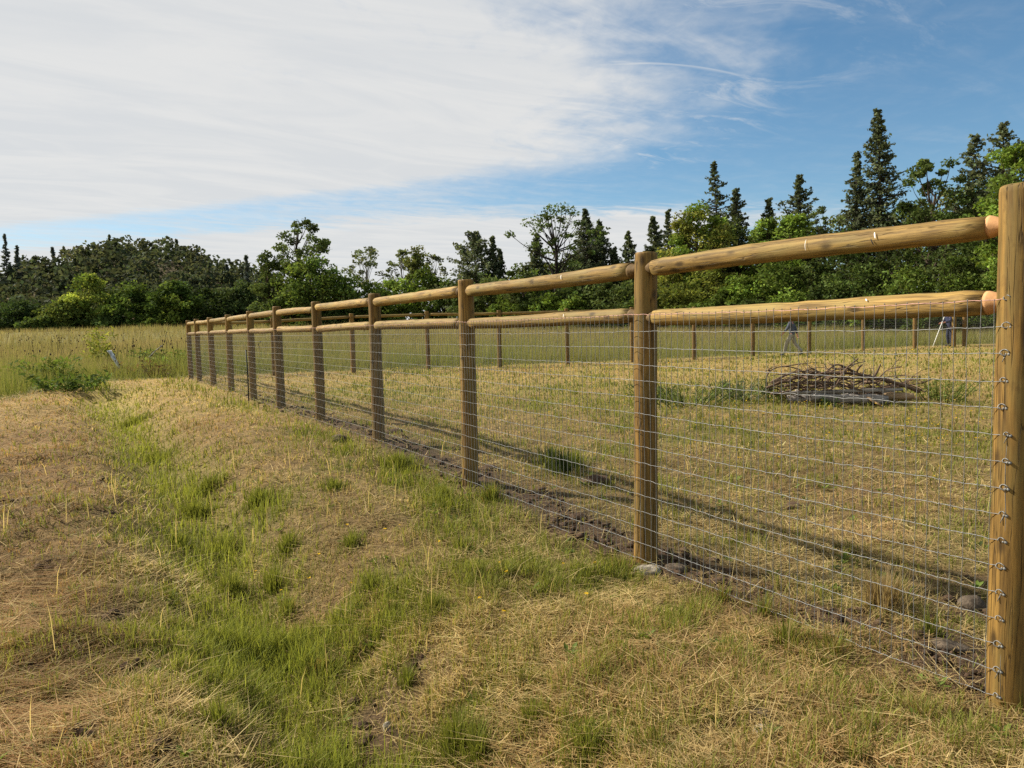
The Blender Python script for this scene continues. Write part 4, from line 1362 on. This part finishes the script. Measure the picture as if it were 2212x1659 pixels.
def meadow():
    rs = np.random.RandomState(9)
    x1, y1 = polar(300000, 15, 60, rs, .9, 44)
    x2, y2 = polar(76000, 50, 125, rs, 0, 44)
    x = np.concatenate([x1, x2]); y = np.concatenate([y1, y2])
    g, red, bare, tall, s, u, w, v, r, n1, n2 = fields(x, y)
    keep = tall > .15 + .7 * rs.rand(len(x))
    x, y, tall, s, u, w, v, r, n1, n2 = [q[keep] for q in (x, y, tall, s, u, w, v, r, n1, n2)]
    n = len(x)
    n4 = fbm(x * .25, y * .25, 81, 3)
    front = np.where(u > 0, 1 - sst(v, .5, 9), 1 - sst(s - 22, 0, 14))
    h = (.22 + .62 * n4 + .30 * (n2 - .5) + .15 * rs.rand(n)) * (.25 + .75 * tall) * (.7 + .6 * rs.rand(n))
    h = np.where(u < 0, h * .85, h)
    wid = .012 * np.maximum(1, r / 26) * (.6 + .8 * rs.rand(n))
    lush = np.clip(front * .8 + .8 * sst(n4, .45, .62) - .25, 0, 1)
    dry = np.clip(sst(r, 30, 60) * .75 + (1 - lush) * .35 + .3 * sst(n1, .5, .7), 0, 1)
    gb = lerp(np.tile(np.array([.125, .160, .032]), (n, 1)), np.tile(np.array([.21, .215, .058]), (n, 1)), rs.rand(n))
    tb = lerp(np.tile(np.array([.29, .215, .115]), (n, 1)), np.tile(np.array([.38, .315, .150]), (n, 1)), rs.rand(n))
    seed = rs.rand(n) < (.35 + .5 * dry)
    tip = np.where(seed[:, None], tb, gb * 1.25) * (1 + .12 * rs.randn(n, 1))
    base = lerp(gb, tb * .75, dry * .75)
    tip = lerp(tip, gb, lush * .45)
    v_, t_, c_ = blades(x, y, h, wid, np.clip(base, .01, .6), np.clip(tip, .01, .6), rs, .45, None, 1)
    o = link('meadow_grass', tri_mesh('meadow_grass', v_, t_, c_, False, 'grass'))
    tag(o, 'tall unmown meadow grass with brownish seed heads', 'grass', kind='stuff')


meadow()


def seed_heads():
    """dark dock and teasel heads on thin stalks in the rough"""
    rs = np.random.RandomState(14)
    S = Soup(); iv, it = ico(1)
    for k in range(110):
        px = rs.rand() * 400 if k < 80 else 400 + rs.rand() * 1500
        Y = 24 + 26 * rs.rand() if k < 80 else 34 + 20 * rs.rand()
        x = (px - CX) / FPX * Y
        g, red, bare, tall, *_ = fields(np.array([x]), np.array([Y]))
        if tall[0] < .6:
            continue
        z = float(ground_z(x, Y)); h = .75 + .55 * rs.rand()
        top = np.array([x + .2 * rs.randn(), Y + .2 * rs.randn(), z + h])
        S.tube([[x, Y, z], top], .007, 3, np.array([.10, .075, .04]), False)
        for q in range(rs.randint(1, 4)):
            c = top + np.array([.10 * rs.randn(), .10 * rs.randn(), -.12 * q])
            S.add(c + iv * np.array([.018, .018, .035]) * (.6 + .9 * rs.rand()), it, np.array([.055, .032, .025]))
    o = link('seed_stalks', S.mesh('seed_stalks', 'grass'))
    tag(o, 'dark seed heads on thin stalks in the rough grass', 'weeds', kind='stuff')


seed_heads()


def flowers():
    rs = np.random.RandomState(15)
    S = Soup()
    areas = [(1990, 1065 * .867 + 0, 1.3, 110), (1900, 930, 1.6, 110), (2050, 960, .8, 50), (1480, 800, 4, 120), (1150, 800, 4, 90), (820, 860, 2, 30), (750, 1240, .4, 8), (1200, 1290, .4, 8), (1600, 900, 1.5, 60)]
    for (px, py, rad, n) in areas:
        c = on_ground(px, py)
        for k in range(n):
            x = c[0] + rad * rs.randn(); y = c[1] + rad * rs.randn()
            r = math.hypot(x, y)
            z = float(ground_z(x, y)) + .06 + .05 * rs.rand()
            sz = (.008 + .006 * rs.rand()) * max(1, r / 11)
            th = np.arange(6) * np.pi / 3
            ring = np.stack([x + sz * np.cos(th), y + sz * np.sin(th), z + .004 + .3 * sz * rs.randn(6)], -1)
            v = np.concatenate([[[x, y, z]], ring])
            t = [[0, 1 + q, 1 + (q + 1) % 6] for q in range(6)]
            S.add(v, t, np.array([.62, .40, .02]) * (.8 + .3 * rs.rand()))
    o = link('wildflowers', S.mesh('wildflowers', 'grass'))
    tag(o, 'tiny yellow wildflowers dotted through the mown paddock', 'flowers', kind='stuff')


flowers()


def clods():
    rs = np.random.RandomState(16)
    S = Soup()
    n = 0
    while n < 1500:
        s_ = -1.5 + 17 * rs.rand() ** 1.7; u_ = .10 + .20 * rs.randn()
        p = P1 + s_ * D + u_ * N
        if n % 4 == 0:
            (c, r0, a0) = BARE_SPOTS[rs.randint(len(BARE_SPOTS))]
            p = c + rs.randn(2) * r0 * .6
        g, red, bare, *_ = fields(np.array([p[0]]), np.array([p[1]]))
        n += 1
        if rs.rand() > bare[0] * 1.2:
            continue
        sz = .010 + .028 * rs.rand() ** 2.5
        iv, it = ico(1)
        nv = iv * (1 + .30 * rs.randn(len(iv), 1)) * np.array([1, .9, .7]) * sz
        c = np.array([p[0], p[1], float(ground_z(p[0], p[1])) + sz * .25])
        S.add(c + nv, it)
    o = link('soil_clods', S.mesh('soil_clods', 'soil'))
    tag(o, 'crumbled dark soil clods along the foot of the fence', 'soil', kind='stuff')


clods()


# ------------------------------------------------------------------ stones and clods one can pick out
def stone(name, label, px, py, sx, sy, sz, mat, seed, cat='stone', group='stones on the ground', rot=0, sink=.50):
    rs = np.random.RandomState(seed)
    iv, it = ico(3)
    d = 1 + .30 * (fbm(iv[:, 0] * 1.3 + 5 * rs.rand() + 9, iv[:, 1] * 1.3 + iv[:, 2] + 9, seed, 3) - .5) * 2
    v = iv * d[:, None]
    v = v * (1 + .16 * (fbm(iv[:, 0] * 4 + 3, iv[:, 1] * 4 + iv[:, 2] * 3 + 3, seed + 40, 3) - .5))[:, None]
    v = np.sign(v) * np.abs(v) ** .85
    v = v * np.array([sx, sy, sz])
    p = on_ground(px, py)
    me = tri_mesh(name, v, it, None, True, mat)
    o = link(name, me, None, (p[0], p[1], p[2] + sz * (1 - 2 * sink)))
    o.rotation_euler = (.1 * rs.randn(), .15 * rs.randn(), rot)
    tag(o, label, cat, group)


stone('stone', 'whitish flat stone at the foot of the second post', 1398, 1234, .085, .07, .035, 'rock_pale', 1)
stone('stone', 'brown lump of stone right of the second post foot', 1462, 1228, .075, .06, .032, 'rock', 2)
stone('stone', 'small reddish pebble in front of the second post', 1394, 1276, .036, .03, .022, 'rock', 3)
stone('stone', 'smooth grey stone, upper of the pair in dry grass', 1640, 1546, .040, .032, .022, 'rock', 4)
stone('stone', 'paler grey stone, lower of the pair in dry grass', 1650, 1584, .045, .035, .030, 'rock_pale', 5)
stone('stone', 'rounded brown stone behind the mesh beside the thick post', 2098, 1310, .075, .06, .05, 'rock', 6)
stone('stone', 'flat grey stone half buried by the thick post', 2055, 1398, .095, .06, .025, 'rock', 7)
stone('stone', 'egg-shaped grey pebble among short grass and soil', 837, 1577, .020, .018, .024, 'rock_pale', 8, sink=.25)
stone('stone', 'small stone in the verge before the fifth post', 738, 953, .13, .10, .07, 'rock', 9)
stone('soil_clod', 'dark torn clod in the shade inside the paddock', 1288, 1042, .16, .10, .07, 'soil', 10, 'clod', 'big soil clods')
stone('soil_clod', 'brown clod alone in short grass behind the mesh', 1712, 1098, .085, .06, .05, 'soil', 11, 'clod', 'big soil clods')
stone('soil_clod', 'dark clod at the foot of the third post', 1060, 1015, .10, .08, .05, 'soil', 12, 'clod', 'big soil clods')
stone('soil_clod', 'dark clod at the foot of the fourth post', 850, 935, .12, .09, .06, 'soil', 13, 'clod', 'big soil clods')
stone('soil_clod', 'dark clod in the loose soil left of the second post', 1250, 1120, .07, .06, .04, 'soil', 14, 'clod', 'big soil clods')


# dry tussock behind the mesh, straw clump
def tussock(name, label, px, py, rad, n, h, cols, seed, lean=.5):
    rs = np.random.RandomState(seed)
    c, x, y, a, q = tussock_points(px, py, rad, n, rs)
    col = lerp(np.tile(np.array(cols[0]), (n, 1)), np.tile(np.array(cols[1]), (n, 1)), rs.rand(n)) * (1 + .15 * rs.randn(n, 1))
    rr = math.hypot(c[0], c[1])
    v_, t_, c_ = blades(x, y, h * (.45 + .7 * rs.rand(n)), np.full(n, .0045 * max(1, rr / 4.5)), np.clip(col * .7, .01, .7), np.clip(col, .01, .7), rs, lean, None, 2, a + .5 * rs.randn(n))
    v_ = v_ - c
    o = link(name, tri_mesh(name, v_, t_, c_, False, 'grass'), None, tuple(c))
    tag(o, label, 'grass clump')


tussock('grass_clump', 'dry straw-coloured tussock standing behind the mesh near the thick post', 1908, 1318, .10, 460, .24, ((.33, .23, .11), (.45, .34, .17)), 21, .55)
tussock('grass_clump', 'dark reedy tuft in the shade between the second and third posts', 1215, 1020, .16, 240, .28, ((.05, .08, .02), (.09, .11, .03)), 22, .4)


# ------------------------------------------------------------------ weeds, saplings and scrap by the ditch head
def weed(name, label, px, py, h, w, n, size, col, seed, stems=8, cat='weed', group='broad-leaved weeds', Y=None):
    rs = np.random.RandomState(seed)
    p = on_ground(px, py) if Y is None else np.array([at_depth(px, py, Y)[0], Y, float(ground_z(at_depth(px, py, Y)[0], Y))])
    t = empty(name, tuple(p)); tag(t, label, cat, group)
    S = Soup(); L = Soup()
    for k in range(stems):
        a = rs.rand() * 6.283; q = w * .5 * math.sqrt(rs.rand())
        b0 = np.array([q * math.cos(a) * .6, q * math.sin(a) * .6, -.02]); hh = h * (.55 + .5 * rs.rand())
        tip = np.array([q * math.cos(a) * 1.2, q * math.sin(a) * 1.2, hh])
        pts = bez(b0, (b0 + tip) / 2 + rs.randn(3) * .04, tip, 5)
        S.tube(pts, np.linspace(.008, .004, 5), 4, np.array(col) * .8, False)
        m = max(3, n // stems)
        u = .1 + .9 * rs.rand(m)
        c = np.stack([np.interp(u, np.linspace(0, 1, 5), pts[:, j]) for j in range(3)], -1) + rs.randn(m, 3) * size * .7 * np.array([1, 1, .4])
        v, q_, cc = leaf_quads(c, size, rs, np.array(col) * (1 + .22 * rs.randn()), .34)
        L.add(v, q_, cc)
    link('stem', S.mesh('stem', 'weed'), t)
    link('leaves', L.mesh('leaves', 'weed'), t)
    return t


weed('weed', 'tall leafy green weed clump left of the ditch head', 100, 828, .80, 1.7, 620, .20, (.145, .19, .040), 31, 30)
weed('weed', 'dark green leafy weed spilling over the ditch edge', 145, 846, .50, 1.7, 520, .16, (.090, .135, .030), 32, 30)
weed('weed', 'bright grassy weed clump right of the leaning stick', 375, 800, .70, 1.9, 640, .18, (.170, .225, .045), 33, 34)
weed('weed', 'green weeds under the leaning stick', 318, 786, .7, 1.3, 420, .18, (.135, .18, .040), 34, 20)
weed('weed', 'green leafy weed bed left of the brush pile', 1480, 872, .34, 1.9, 1200, .055, (.125, .155, .045), 35, 60)
weed('weed', 'grey-green thistly weeds between weed bed and brush pile', 1600, 862, .38, 1.0, 700, .055, (.15, .175, .085), 36, 34)
weed('weed', 'low dark green weed in front of the logs', 1785, 880, .18, .30, 160, .05, (.085, .135, .030), 37, 10)
weed('weed', 'green weeds at the right end of the brush pile', 2030, 864, .36, 1.2, 800, .055, (.15, .18, .045), 38, 40)
weed('weed', 'weed clump touching the left side of the branches', 1672, 868, .42, .5, 340, .05, (.11, .15, .035), 39, 18)
weed('weed', 'sparse weed bed against the second post', 1432, 862, .28, .6, 300, .05, (.12, .15, .045), 40, 18)
weed('sapling', 'yellow-green sapling with flat leaves, left of the pair by the ditch head', 203, 790, 1.45, 1.0, 260, .19, (.27, .29, .05), 41, 4, 'sapling', 'saplings by the ditch head')
weed('sapling', 'yellow-green sapling nearer the white plank', 240, 790, 1.6, .9, 260, .19, (.26, .28, .05), 42, 4, 'sapling', 'saplings by the ditch head')
weed('dead_brush', 'brown dead brush heap right of the ditch head', 300, 812, .55, 2.2, 420, .12, (.17, .11, .05), 43, 24, 'dead brush', None)
weed('dead_brush', 'second dark brown twig heap closer to the fence corner', 345, 815, .42, 1.2, 200, .11, (.13, .085, .045), 44, 14, 'dead brush', None)

# bleached plank stuck up at an angle, and a pale leaning stick
Yp = 26.0
a = at_depth(236, 757, Yp); b = at_depth(258, 795, Yp)
dv = b - a; Lp = float(np.linalg.norm(dv))
S = Soup()
rs = np.random.RandomState(3)
nseg = 8
prof = []
for k in range(nseg + 1):
    t = k / nseg
    w2 = .12 * (1 - .35 * t) + .012 * rs.randn()
    for sx, sy in ((-1, -1), (1, -1), (1, 1), (-1, 1)):
        prof.append((sx * w2 + .015 * rs.randn(), sy * .018, t * Lp))
q = []
for k in range(nseg):
    for j in range(4):
        q.append([4 * k + j, 4 * k + (j + 1) % 4, 4 * k + 4 + (j + 1) % 4, 4 * k + 4 + j])
q += [[3, 2, 1, 0], [4 * nseg, 4 * nseg + 1, 4 * nseg + 2, 4 * nseg + 3]]
S.add(prof, quads_to_tris(np.array(q)))
o = link('plank', S.mesh('plank', 'plank'), None, tuple(a))
o.rotation_euler = axis_quat(dv)
tag(o, 'bleached white broken plank leaning in the weeds by the ditch head', 'plank')
S = Soup()
a = at_depth(322, 772, 27); b = at_depth(352, 745, 27)
S.tube(bez(a * 0, (b - a) / 2 + [0, 0, .05], b - a, 6), np.linspace(.022, .012, 6), 5)
o = link('stick', S.mesh('stick', 'log'), None, tuple(a)); tag(o, 'pale dead stick leaning out of the weeds left of the fence corner', 'stick')

# black iron stake beside the seventh post
ps = P1 + 14.05 * D - N * .16
zb = float(ground_z(ps[0], ps[1]))
S = Soup(); S.tube([[0, 0, -.2], [0.005, 0, .6], [-.01, 0, 1.02]], .012, 6)
S.tube([[-.02, 0, 1.0], [.02, 0, 1.0]], .008, 5)
o = link('stake', S.mesh('stake', 'black'), None, (ps[0], ps[1], zb)); tag(o, 'thin black iron stake in the grass beside the seventh post', 'stake')


# ------------------------------------------------------------------ brush pile
BP = on_ground(1830, 872)
BY = BP[1]


def bp(px, py, dy=0.0):
    return at_depth(px, py, BY + dy)


def log(label, p0, p1, r, mat, seed):
    p0 = np.asarray(p0); p1 = np.asarray(p1)
    d = p1 - p0; L = float(np.linalg.norm(d))
    rs = np.random.RandomState(seed)
    prof = [(t * L, r * (1 - .2 * t + .06 * rs.randn())) for t in np.linspace(0, 1, 9)]
    prof = [(0.0, r * .5)] + [(max(z, .006), q) for z, q in prof] + [(L + .006, r * .4)]
    me = lathe_mesh('log', prof, 12, mat, seed, r * .22, r * .35)
    o = link('log', me, None, tuple(p0)); o.rotation_euler = axis_quat(d)
    tag(o, label, 'log', 'logs in the brush pile')


log('weathered grey split log lying lowest at the front of the pile', bp(1750, 860, -.12), bp(1918, 866, -.25), .075, 'log', 1)
log('brown squared log end poking right out of the pile', bp(1885, 860, -.05), bp(1974, 855, -.25), .062, 'log_brown', 2)
log('long thin grey pole laid across the middle of the pile', bp(1690, 849, -.1), bp(1950, 841, -.2), .030, 'log', 3)
log('pale grey log behind the front one', bp(1700, 862, .05), bp(1870, 852, .05), .065, 'log', 4)
log('short dark log under the right half of the pile', bp(1880, 870, .15), bp(1990, 866, .35), .075, 'log_brown', 5)
log('slim brown pole slanting down to the ground at the front', bp(1826, 830, .05), bp(1902, 876, -.45), .030, 'log_brown', 6)
log('rear grey log along the back of the pile', bp(1720, 850, .55), bp(1930, 846, .6), .07, 'log', 7)


def branch(label, pts, r0, r1, seed, group, twigs=3):
    pts = np.array([bp(px, py, dy) for px, py, dy in pts])
    # smooth through the points
    n = len(pts); tt = np.linspace(0, n - 1, 6 * n)
    sm = []
    for t in tt:
        i = int(min(max(math.floor(t), 0), n - 2)); f = t - i
        p0 = pts[max(i - 1, 0)]; p1 = pts[i]; p2 = pts[i + 1]; p3 = pts[min(i + 2, n - 1)]
        sm.append(.5 * ((2 * p1) + (-p0 + p2) * f + (2 * p0 - 5 * p1 + 4 * p2 - p3) * f * f + (-p0 + 3 * p1 - 3 * p2 + p3) * f ** 3))
    sm = np.array(sm); o0 = sm[0].copy()
    rs = np.random.RandomState(seed)
    S = Soup(); S.tube(sm - o0, np.linspace(r0, r1, len(sm)), 6)
    for k in range(twigs + 2):
        i = rs.randint(3, len(sm) - 2)
        e = sm[i] + np.array([.20 * rs.randn(), .12 * rs.randn(), .13 * abs(rs.randn()) - .03])
        e[2] = max(e[2], sm[i][2] - .1)
        S.tube(bez(sm[i], (sm[i] + e) / 2 + rs.randn(3) * .05, e, 5) - o0, np.linspace(r1 * .9, r1 * .35, 5), 4)
    o = link('branch', S.mesh('branch', 'branch', True), None, tuple(o0))
    tag(o, label, 'branch', group)


BG = 'branches of the brush pile'
branch('longest thick brown branch arching across the whole pile', [(1655, 838, 0), (1700, 822, 0), (1760, 808, 0), (1830, 806, -.1), (1890, 816, -.1), (1950, 832, -.1), (1985, 846, -.1)], .022, .034, 1, BG)
branch('thin branch looping highest at the left of the pile', [(1662, 850, .1), (1656, 815, .1), (1672, 796, .1), (1700, 792, .1), (1730, 800, .1), (1745, 815, .1)], .010, .012, 2, BG)
branch('curved branch rising from the left to the mid loops', [(1665, 826, 0), (1690, 814, 0), (1725, 802, 0), (1770, 808, 0), (1800, 818, 0)], .020, .012, 3, BG)
branch('high double loop branch at the middle of the pile', [(1750, 818, .1), (1775, 812, .1), (1795, 794, .1), (1812, 788, .1), (1840, 800, .1), (1870, 815, .1), (1890, 828, .1)], .014, .018, 4, BG)
branch('second loop branch tight behind the high double loop', [(1760, 825, .2), (1780, 815, .2), (1800, 800, .2), (1825, 795, .2), (1850, 808, .2), (1880, 812, .2)], .014, .012, 5, BG)
branch('small hooped branch left of the high double loop', [(1728, 822, 0), (1738, 803, 0), (1752, 796, 0), (1768, 804, 0), (1772, 820, 0)], .011, .010, 6, BG)
branch('upright twig standing from the right half of the pile', [(1865, 825, 0), (1862, 812, 0), (1866, 799, 0)], .014, .007, 7, BG, 1)
branch('branch tip reaching far out to the right', [(1860, 838, 0), (1930, 836, 0), (1985, 828, 0), (2015, 818, 0)], .014, .006, 8, BG)
branch('crooked twig hanging at the right shoulder of the pile', [(1930, 812, .1), (1945, 822, .1), (1955, 836, .1)], .010, .006, 9, BG)
rs = np.random.RandomState(55)
for k in range(46):
    x0 = 1650 + 270 * rs.rand(); y0 = 816 + 38 * rs.rand()
    L = 30 + 120 * rs.rand() ** 1.3
    sl = rs.randn() * .42
    dy = -.25 + .85 * rs.rand()
    x1 = min(x0 + L, 2000)
    branch('tangled brown dead branch inside the brush pile', [(x0, y0, dy), ((x0 * 2 + x1) / 3, y0 - 8 * rs.rand(), dy + .1 * rs.randn()), ((x0 + 2 * x1) / 3, y0 + sl * 40 - 6 * rs.rand(), dy), (x1, min(870, y0 + sl * 70 + 6), dy + .2 * rs.randn())],
           .009 + .019 * rs.rand() ** 1.5, .006 + .006 * rs.rand(), 60 + k, 'tangled branches inside the brush pile', 3)


# ------------------------------------------------------------------ people
def skin_mesh(name, verts, edges, radii, mat, parent, root=0, sub=2):
    me = bpy.data.meshes.new(name)
    me.from_pydata([tuple(v) for v in verts], edges, [])
    me.materials.append(MAT[mat])
    o = bpy.data.objects.new(name, me)
    COL.objects.link(o); o.parent = parent
    m = o.modifiers.new('skin', 'SKIN'); m.use_smooth_shade = True
    sv = me.skin_vertices[0].data
    for i, r in enumerate(radii):
        rr = r if isinstance(r, tuple) else (r, r)
        sv[i].radius = rr
        sv[i].use_root = (i == root)
    s = o.modifiers.new('sub', 'SUBSURF'); s.levels = sub; s.render_levels = sub
    return o


def person(name, label, loc, rotz, J, mats, hair=True, size=.86):
    """J: joint positions in the person's own frame, x right, y forward, z up"""
    t = empty(name, loc); t.rotation_euler = (0, 0, rotz); t.scale = (size, size, size); tag(t, label, 'person', 'people at the far fence')
    V, Ed, Rd = [], [], []

    def add(p, r, parent=None):
        V.append(p); Rd.append(r)
        if parent is not None:
            Ed.append((parent, len(V) - 1))
        return len(V) - 1
    pel = add(J['pelvis'], (.14, .10)); wa = add(J['waist'], (.125, .09), pel); ch = add(J['chest'], (.155, .10), wa); nk0 = add(J['neck'], (.055, .055), ch)
    hd0 = add(J['head0'], (.060, .070), nk0); hd1 = add(J['head1'], (.074, .095), hd0); hd2 = add(J['head2'], (.055, .07), hd1)
    nose = add(tuple(np.array(J['head1']) + np.array(J['face']) * .105 + np.array([0, 0, -.015])), .014, hd1)
    for sd in ('l', 'r'):
        s_ = -1 if sd == 'l' else 1
        sh = add(J['sh_' + sd], .055, ch); el = add(J['el_' + sd], .041, sh); wr = add(J['wr_' + sd], .028, el)
        hv = np.array(J['wr_' + sd]) - np.array(J['el_' + sd]); hv /= np.linalg.norm(hv)
        side = np.cross(hv, [s_, 0, .1]); side /= np.linalg.norm(side)
        pm = add(tuple(np.array(J['wr_' + sd]) + hv * .07), (.036, .018), wr)
        for f in range(4):
            b0 = np.array(V[pm]) + side * (f - 1.5) * .018 + hv * .02
            k1 = add(tuple(b0 + hv * .02), .009, pm)
            l = (.030, .036, .034, .026)[f]
            k2 = add(tuple(b0 + hv * (.02 + l) + np.array([-s_ * .008, 0, 0])), .0085, k1)
            add(tuple(b0 + hv * (.02 + 1.7 * l) + np.array([-s_ * .028, 0, 0])), .0075, k2)
        tb = add(tuple(np.array(J['wr_' + sd]) + hv * .035 + side * -.034), .011, wr)
        add(tuple(np.array(V[tb]) + hv * .04 + side * -.010), .009, tb)
        hp = add(J['hip_' + sd], .085, pel); kn = add(J['kn_' + sd], .056, hp); an = add(J['an_' + sd], .036, kn)
    skin_mesh('body', V, Ed, Rd, mats['skin'], t)
    g = lambda *ks: [J[k] for k in ks]
    # jacket over torso and arms
    v = g('waist2', 'waist', 'chest', 'collar', 'sh_l', 'el_l', 'cf_l', 'sh_r', 'el_r', 'cf_r')
    skin_mesh('jacket', v, [(0, 1), (1, 2), (2, 3), (2, 4), (4, 5), (5, 6), (2, 7), (7, 8), (8, 9)],
              [(.172, .135), (.165, .13), (.185, .135), (.075, .075), .080, .062, .050, .080, .062, .050], mats['jacket'], t, 1)
    v = g('waist3', 'pelvis', 'hip_l', 'kn_l', 'an_l', 'hip_r', 'kn_r', 'an_r')
    skin_mesh('trousers', v, [(0, 1), (1, 2), (2, 3), (3, 4), (1, 5), (5, 6), (6, 7)], [(.15, .115), (.16, .125), .105, .080, .068, .105, .080, .068], mats['trousers'], t, 1)
    for sd in ('l', 'r'):
        a_ = np.array(J['an_' + sd]); f = np.array(J['toe_' + sd])
        skin_mesh('shoe', [tuple(a_ + [0, 0, -.01]), tuple(a_ * .8 + f * .2 + np.array([0, 0, -.045])), tuple(f)], [(0, 1), (1, 2)], [.05, .052, (.048, .035)], mats['shoe'], t, 0)
    if hair:
        iv, it = ico(3)
        h = np.array(J['head1']) + np.array([0, 0, .05]) - np.array(J['face']) * .018
        keep = iv[:, 2] > -.35
        vv = iv * np.array([.088, .108, .10]) + h
        tri = it[keep[it].all(1)]
        link('hair', tri_mesh('hair', vv, tri, None, True, mats['hair']), t)
    for sd, s_ in (('l', -1), ('r', 1)):
        iv, it = ico(1)
        e = np.array(J['head1']) + np.array([s_ * .082, 0, 0])
        link('ear', tri_mesh('ear', iv * np.array([.012, .022, .032]) + e, it, None, True, mats['skin']), t)
        e = np.array(J['head1']) + np.array(J['face']) * .085 + np.array([s_ * .032, 0, .012])
        link('eye', tri_mesh('eye', iv * .011 + e, it, None, True, 'black'), t)
    m = np.array(J['head1']) + np.array(J['face']) * .086 + np.array([0, 0, -.055])
    link('mouth', tri_mesh('mouth', ico(1)[0] * np.array([.024, .008, .006]) + m, ico(1)[1], None, True, 'tenon_old'), t)
    return t


# walker: striding towards the left of the picture, seen half from behind
J1 = dict(pelvis=(0, 0, .93), waist=(0, .02, 1.08), waist2=(0, .0, .86), waist3=(0, .01, 1.02), chest=(0, .06, 1.33), collar=(0, .07, 1.46), neck=(0, .08, 1.50), head0=(0, .11, 1.57), head1=(0, .125, 1.655), head2=(0, .115, 1.73), face=(0, .95, -.1),
          sh_l=(-.19, .06, 1.40), el_l=(-.235, .16, 1.15), wr_l=(-.22, .33, .97), cf_l=(-.222, .30, .995), sh_r=(.19, .05, 1.40), el_r=(.25, -.10, 1.15), wr_r=(.235, -.17, .90), cf_r=(.237, -.16, .93),
          hip_l=(-.10, .0, .88), kn_l=(-.11, .22, .50), an_l=(-.11, .30, .09), toe_l=(-.11, .48, .045), hip_r=(.10, 0, .88), kn_r=(.11, -.10, .49), an_r=(.11, -.40, .13), toe_r=(.12, -.26, .04))
pp = at_depth(1711, 765, 28.2)
person('person', 'person in grey-blue jacket and khaki trousers striding along inside the far fence', (pp[0], pp[1], float(ground_z(pp[0], pp[1]))), math.radians(62), J1,
       dict(skin='skin', jacket='jacket_grey', trousers='trousers', shoe='shoe', hair='hair'))
J2 = dict(pelvis=(0, 0, .92), waist=(0, .03, 1.07), waist2=(0, .0, .93), waist3=(0, .01, 1.01), chest=(0, .08, 1.31), collar=(0, .11, 1.44), neck=(0, .12, 1.48), head0=(0, .16, 1.55), head1=(0, .18, 1.63), head2=(0, .165, 1.71), face=(0, .9, -.35),
          sh_l=(-.19, .08, 1.38), el_l=(-.28, .22, 1.18), wr_l=(-.20, .46, 1.14), cf_l=(-.212, .42, 1.147), sh_r=(.19, .08, 1.38), el_r=(.25, .20, 1.14), wr_r=(.10, .44, 1.10), cf_r=(.125, .40, 1.107),
          hip_l=(-.10, 0, .88), kn_l=(-.13, .04, .48), an_l=(-.14, 0, .09), toe_l=(-.15, .18, .045), hip_r=(.10, 0, .88), kn_r=(.12, .05, .48), an_r=(.13, -.02, .09), toe_r=(.14, .16, .045))
pq = at_depth(2052, 750, 31.4)
pz = float(ground_z(pq[0], pq[1]))
person('person', 'person in dark navy clothes holding a pale rod behind the far corner posts', (pq[0], pq[1], pz), math.radians(95), J2,
       dict(skin='skin', jacket='navy', trousers='navy_dark', shoe='shoe', hair='hair'))
ra = at_depth(2040, 684, 31.2); rb = at_depth(2014, 752, 31.0)
S = Soup(); S.tube(np.linspace(ra, rb, 4) - rb, .017, 6)
o = link('rod', S.mesh('rod', 'rod'), None, tuple(rb)); tag(o, 'pale straight rod slanting in the hands of the navy-clothed person', 'rod')
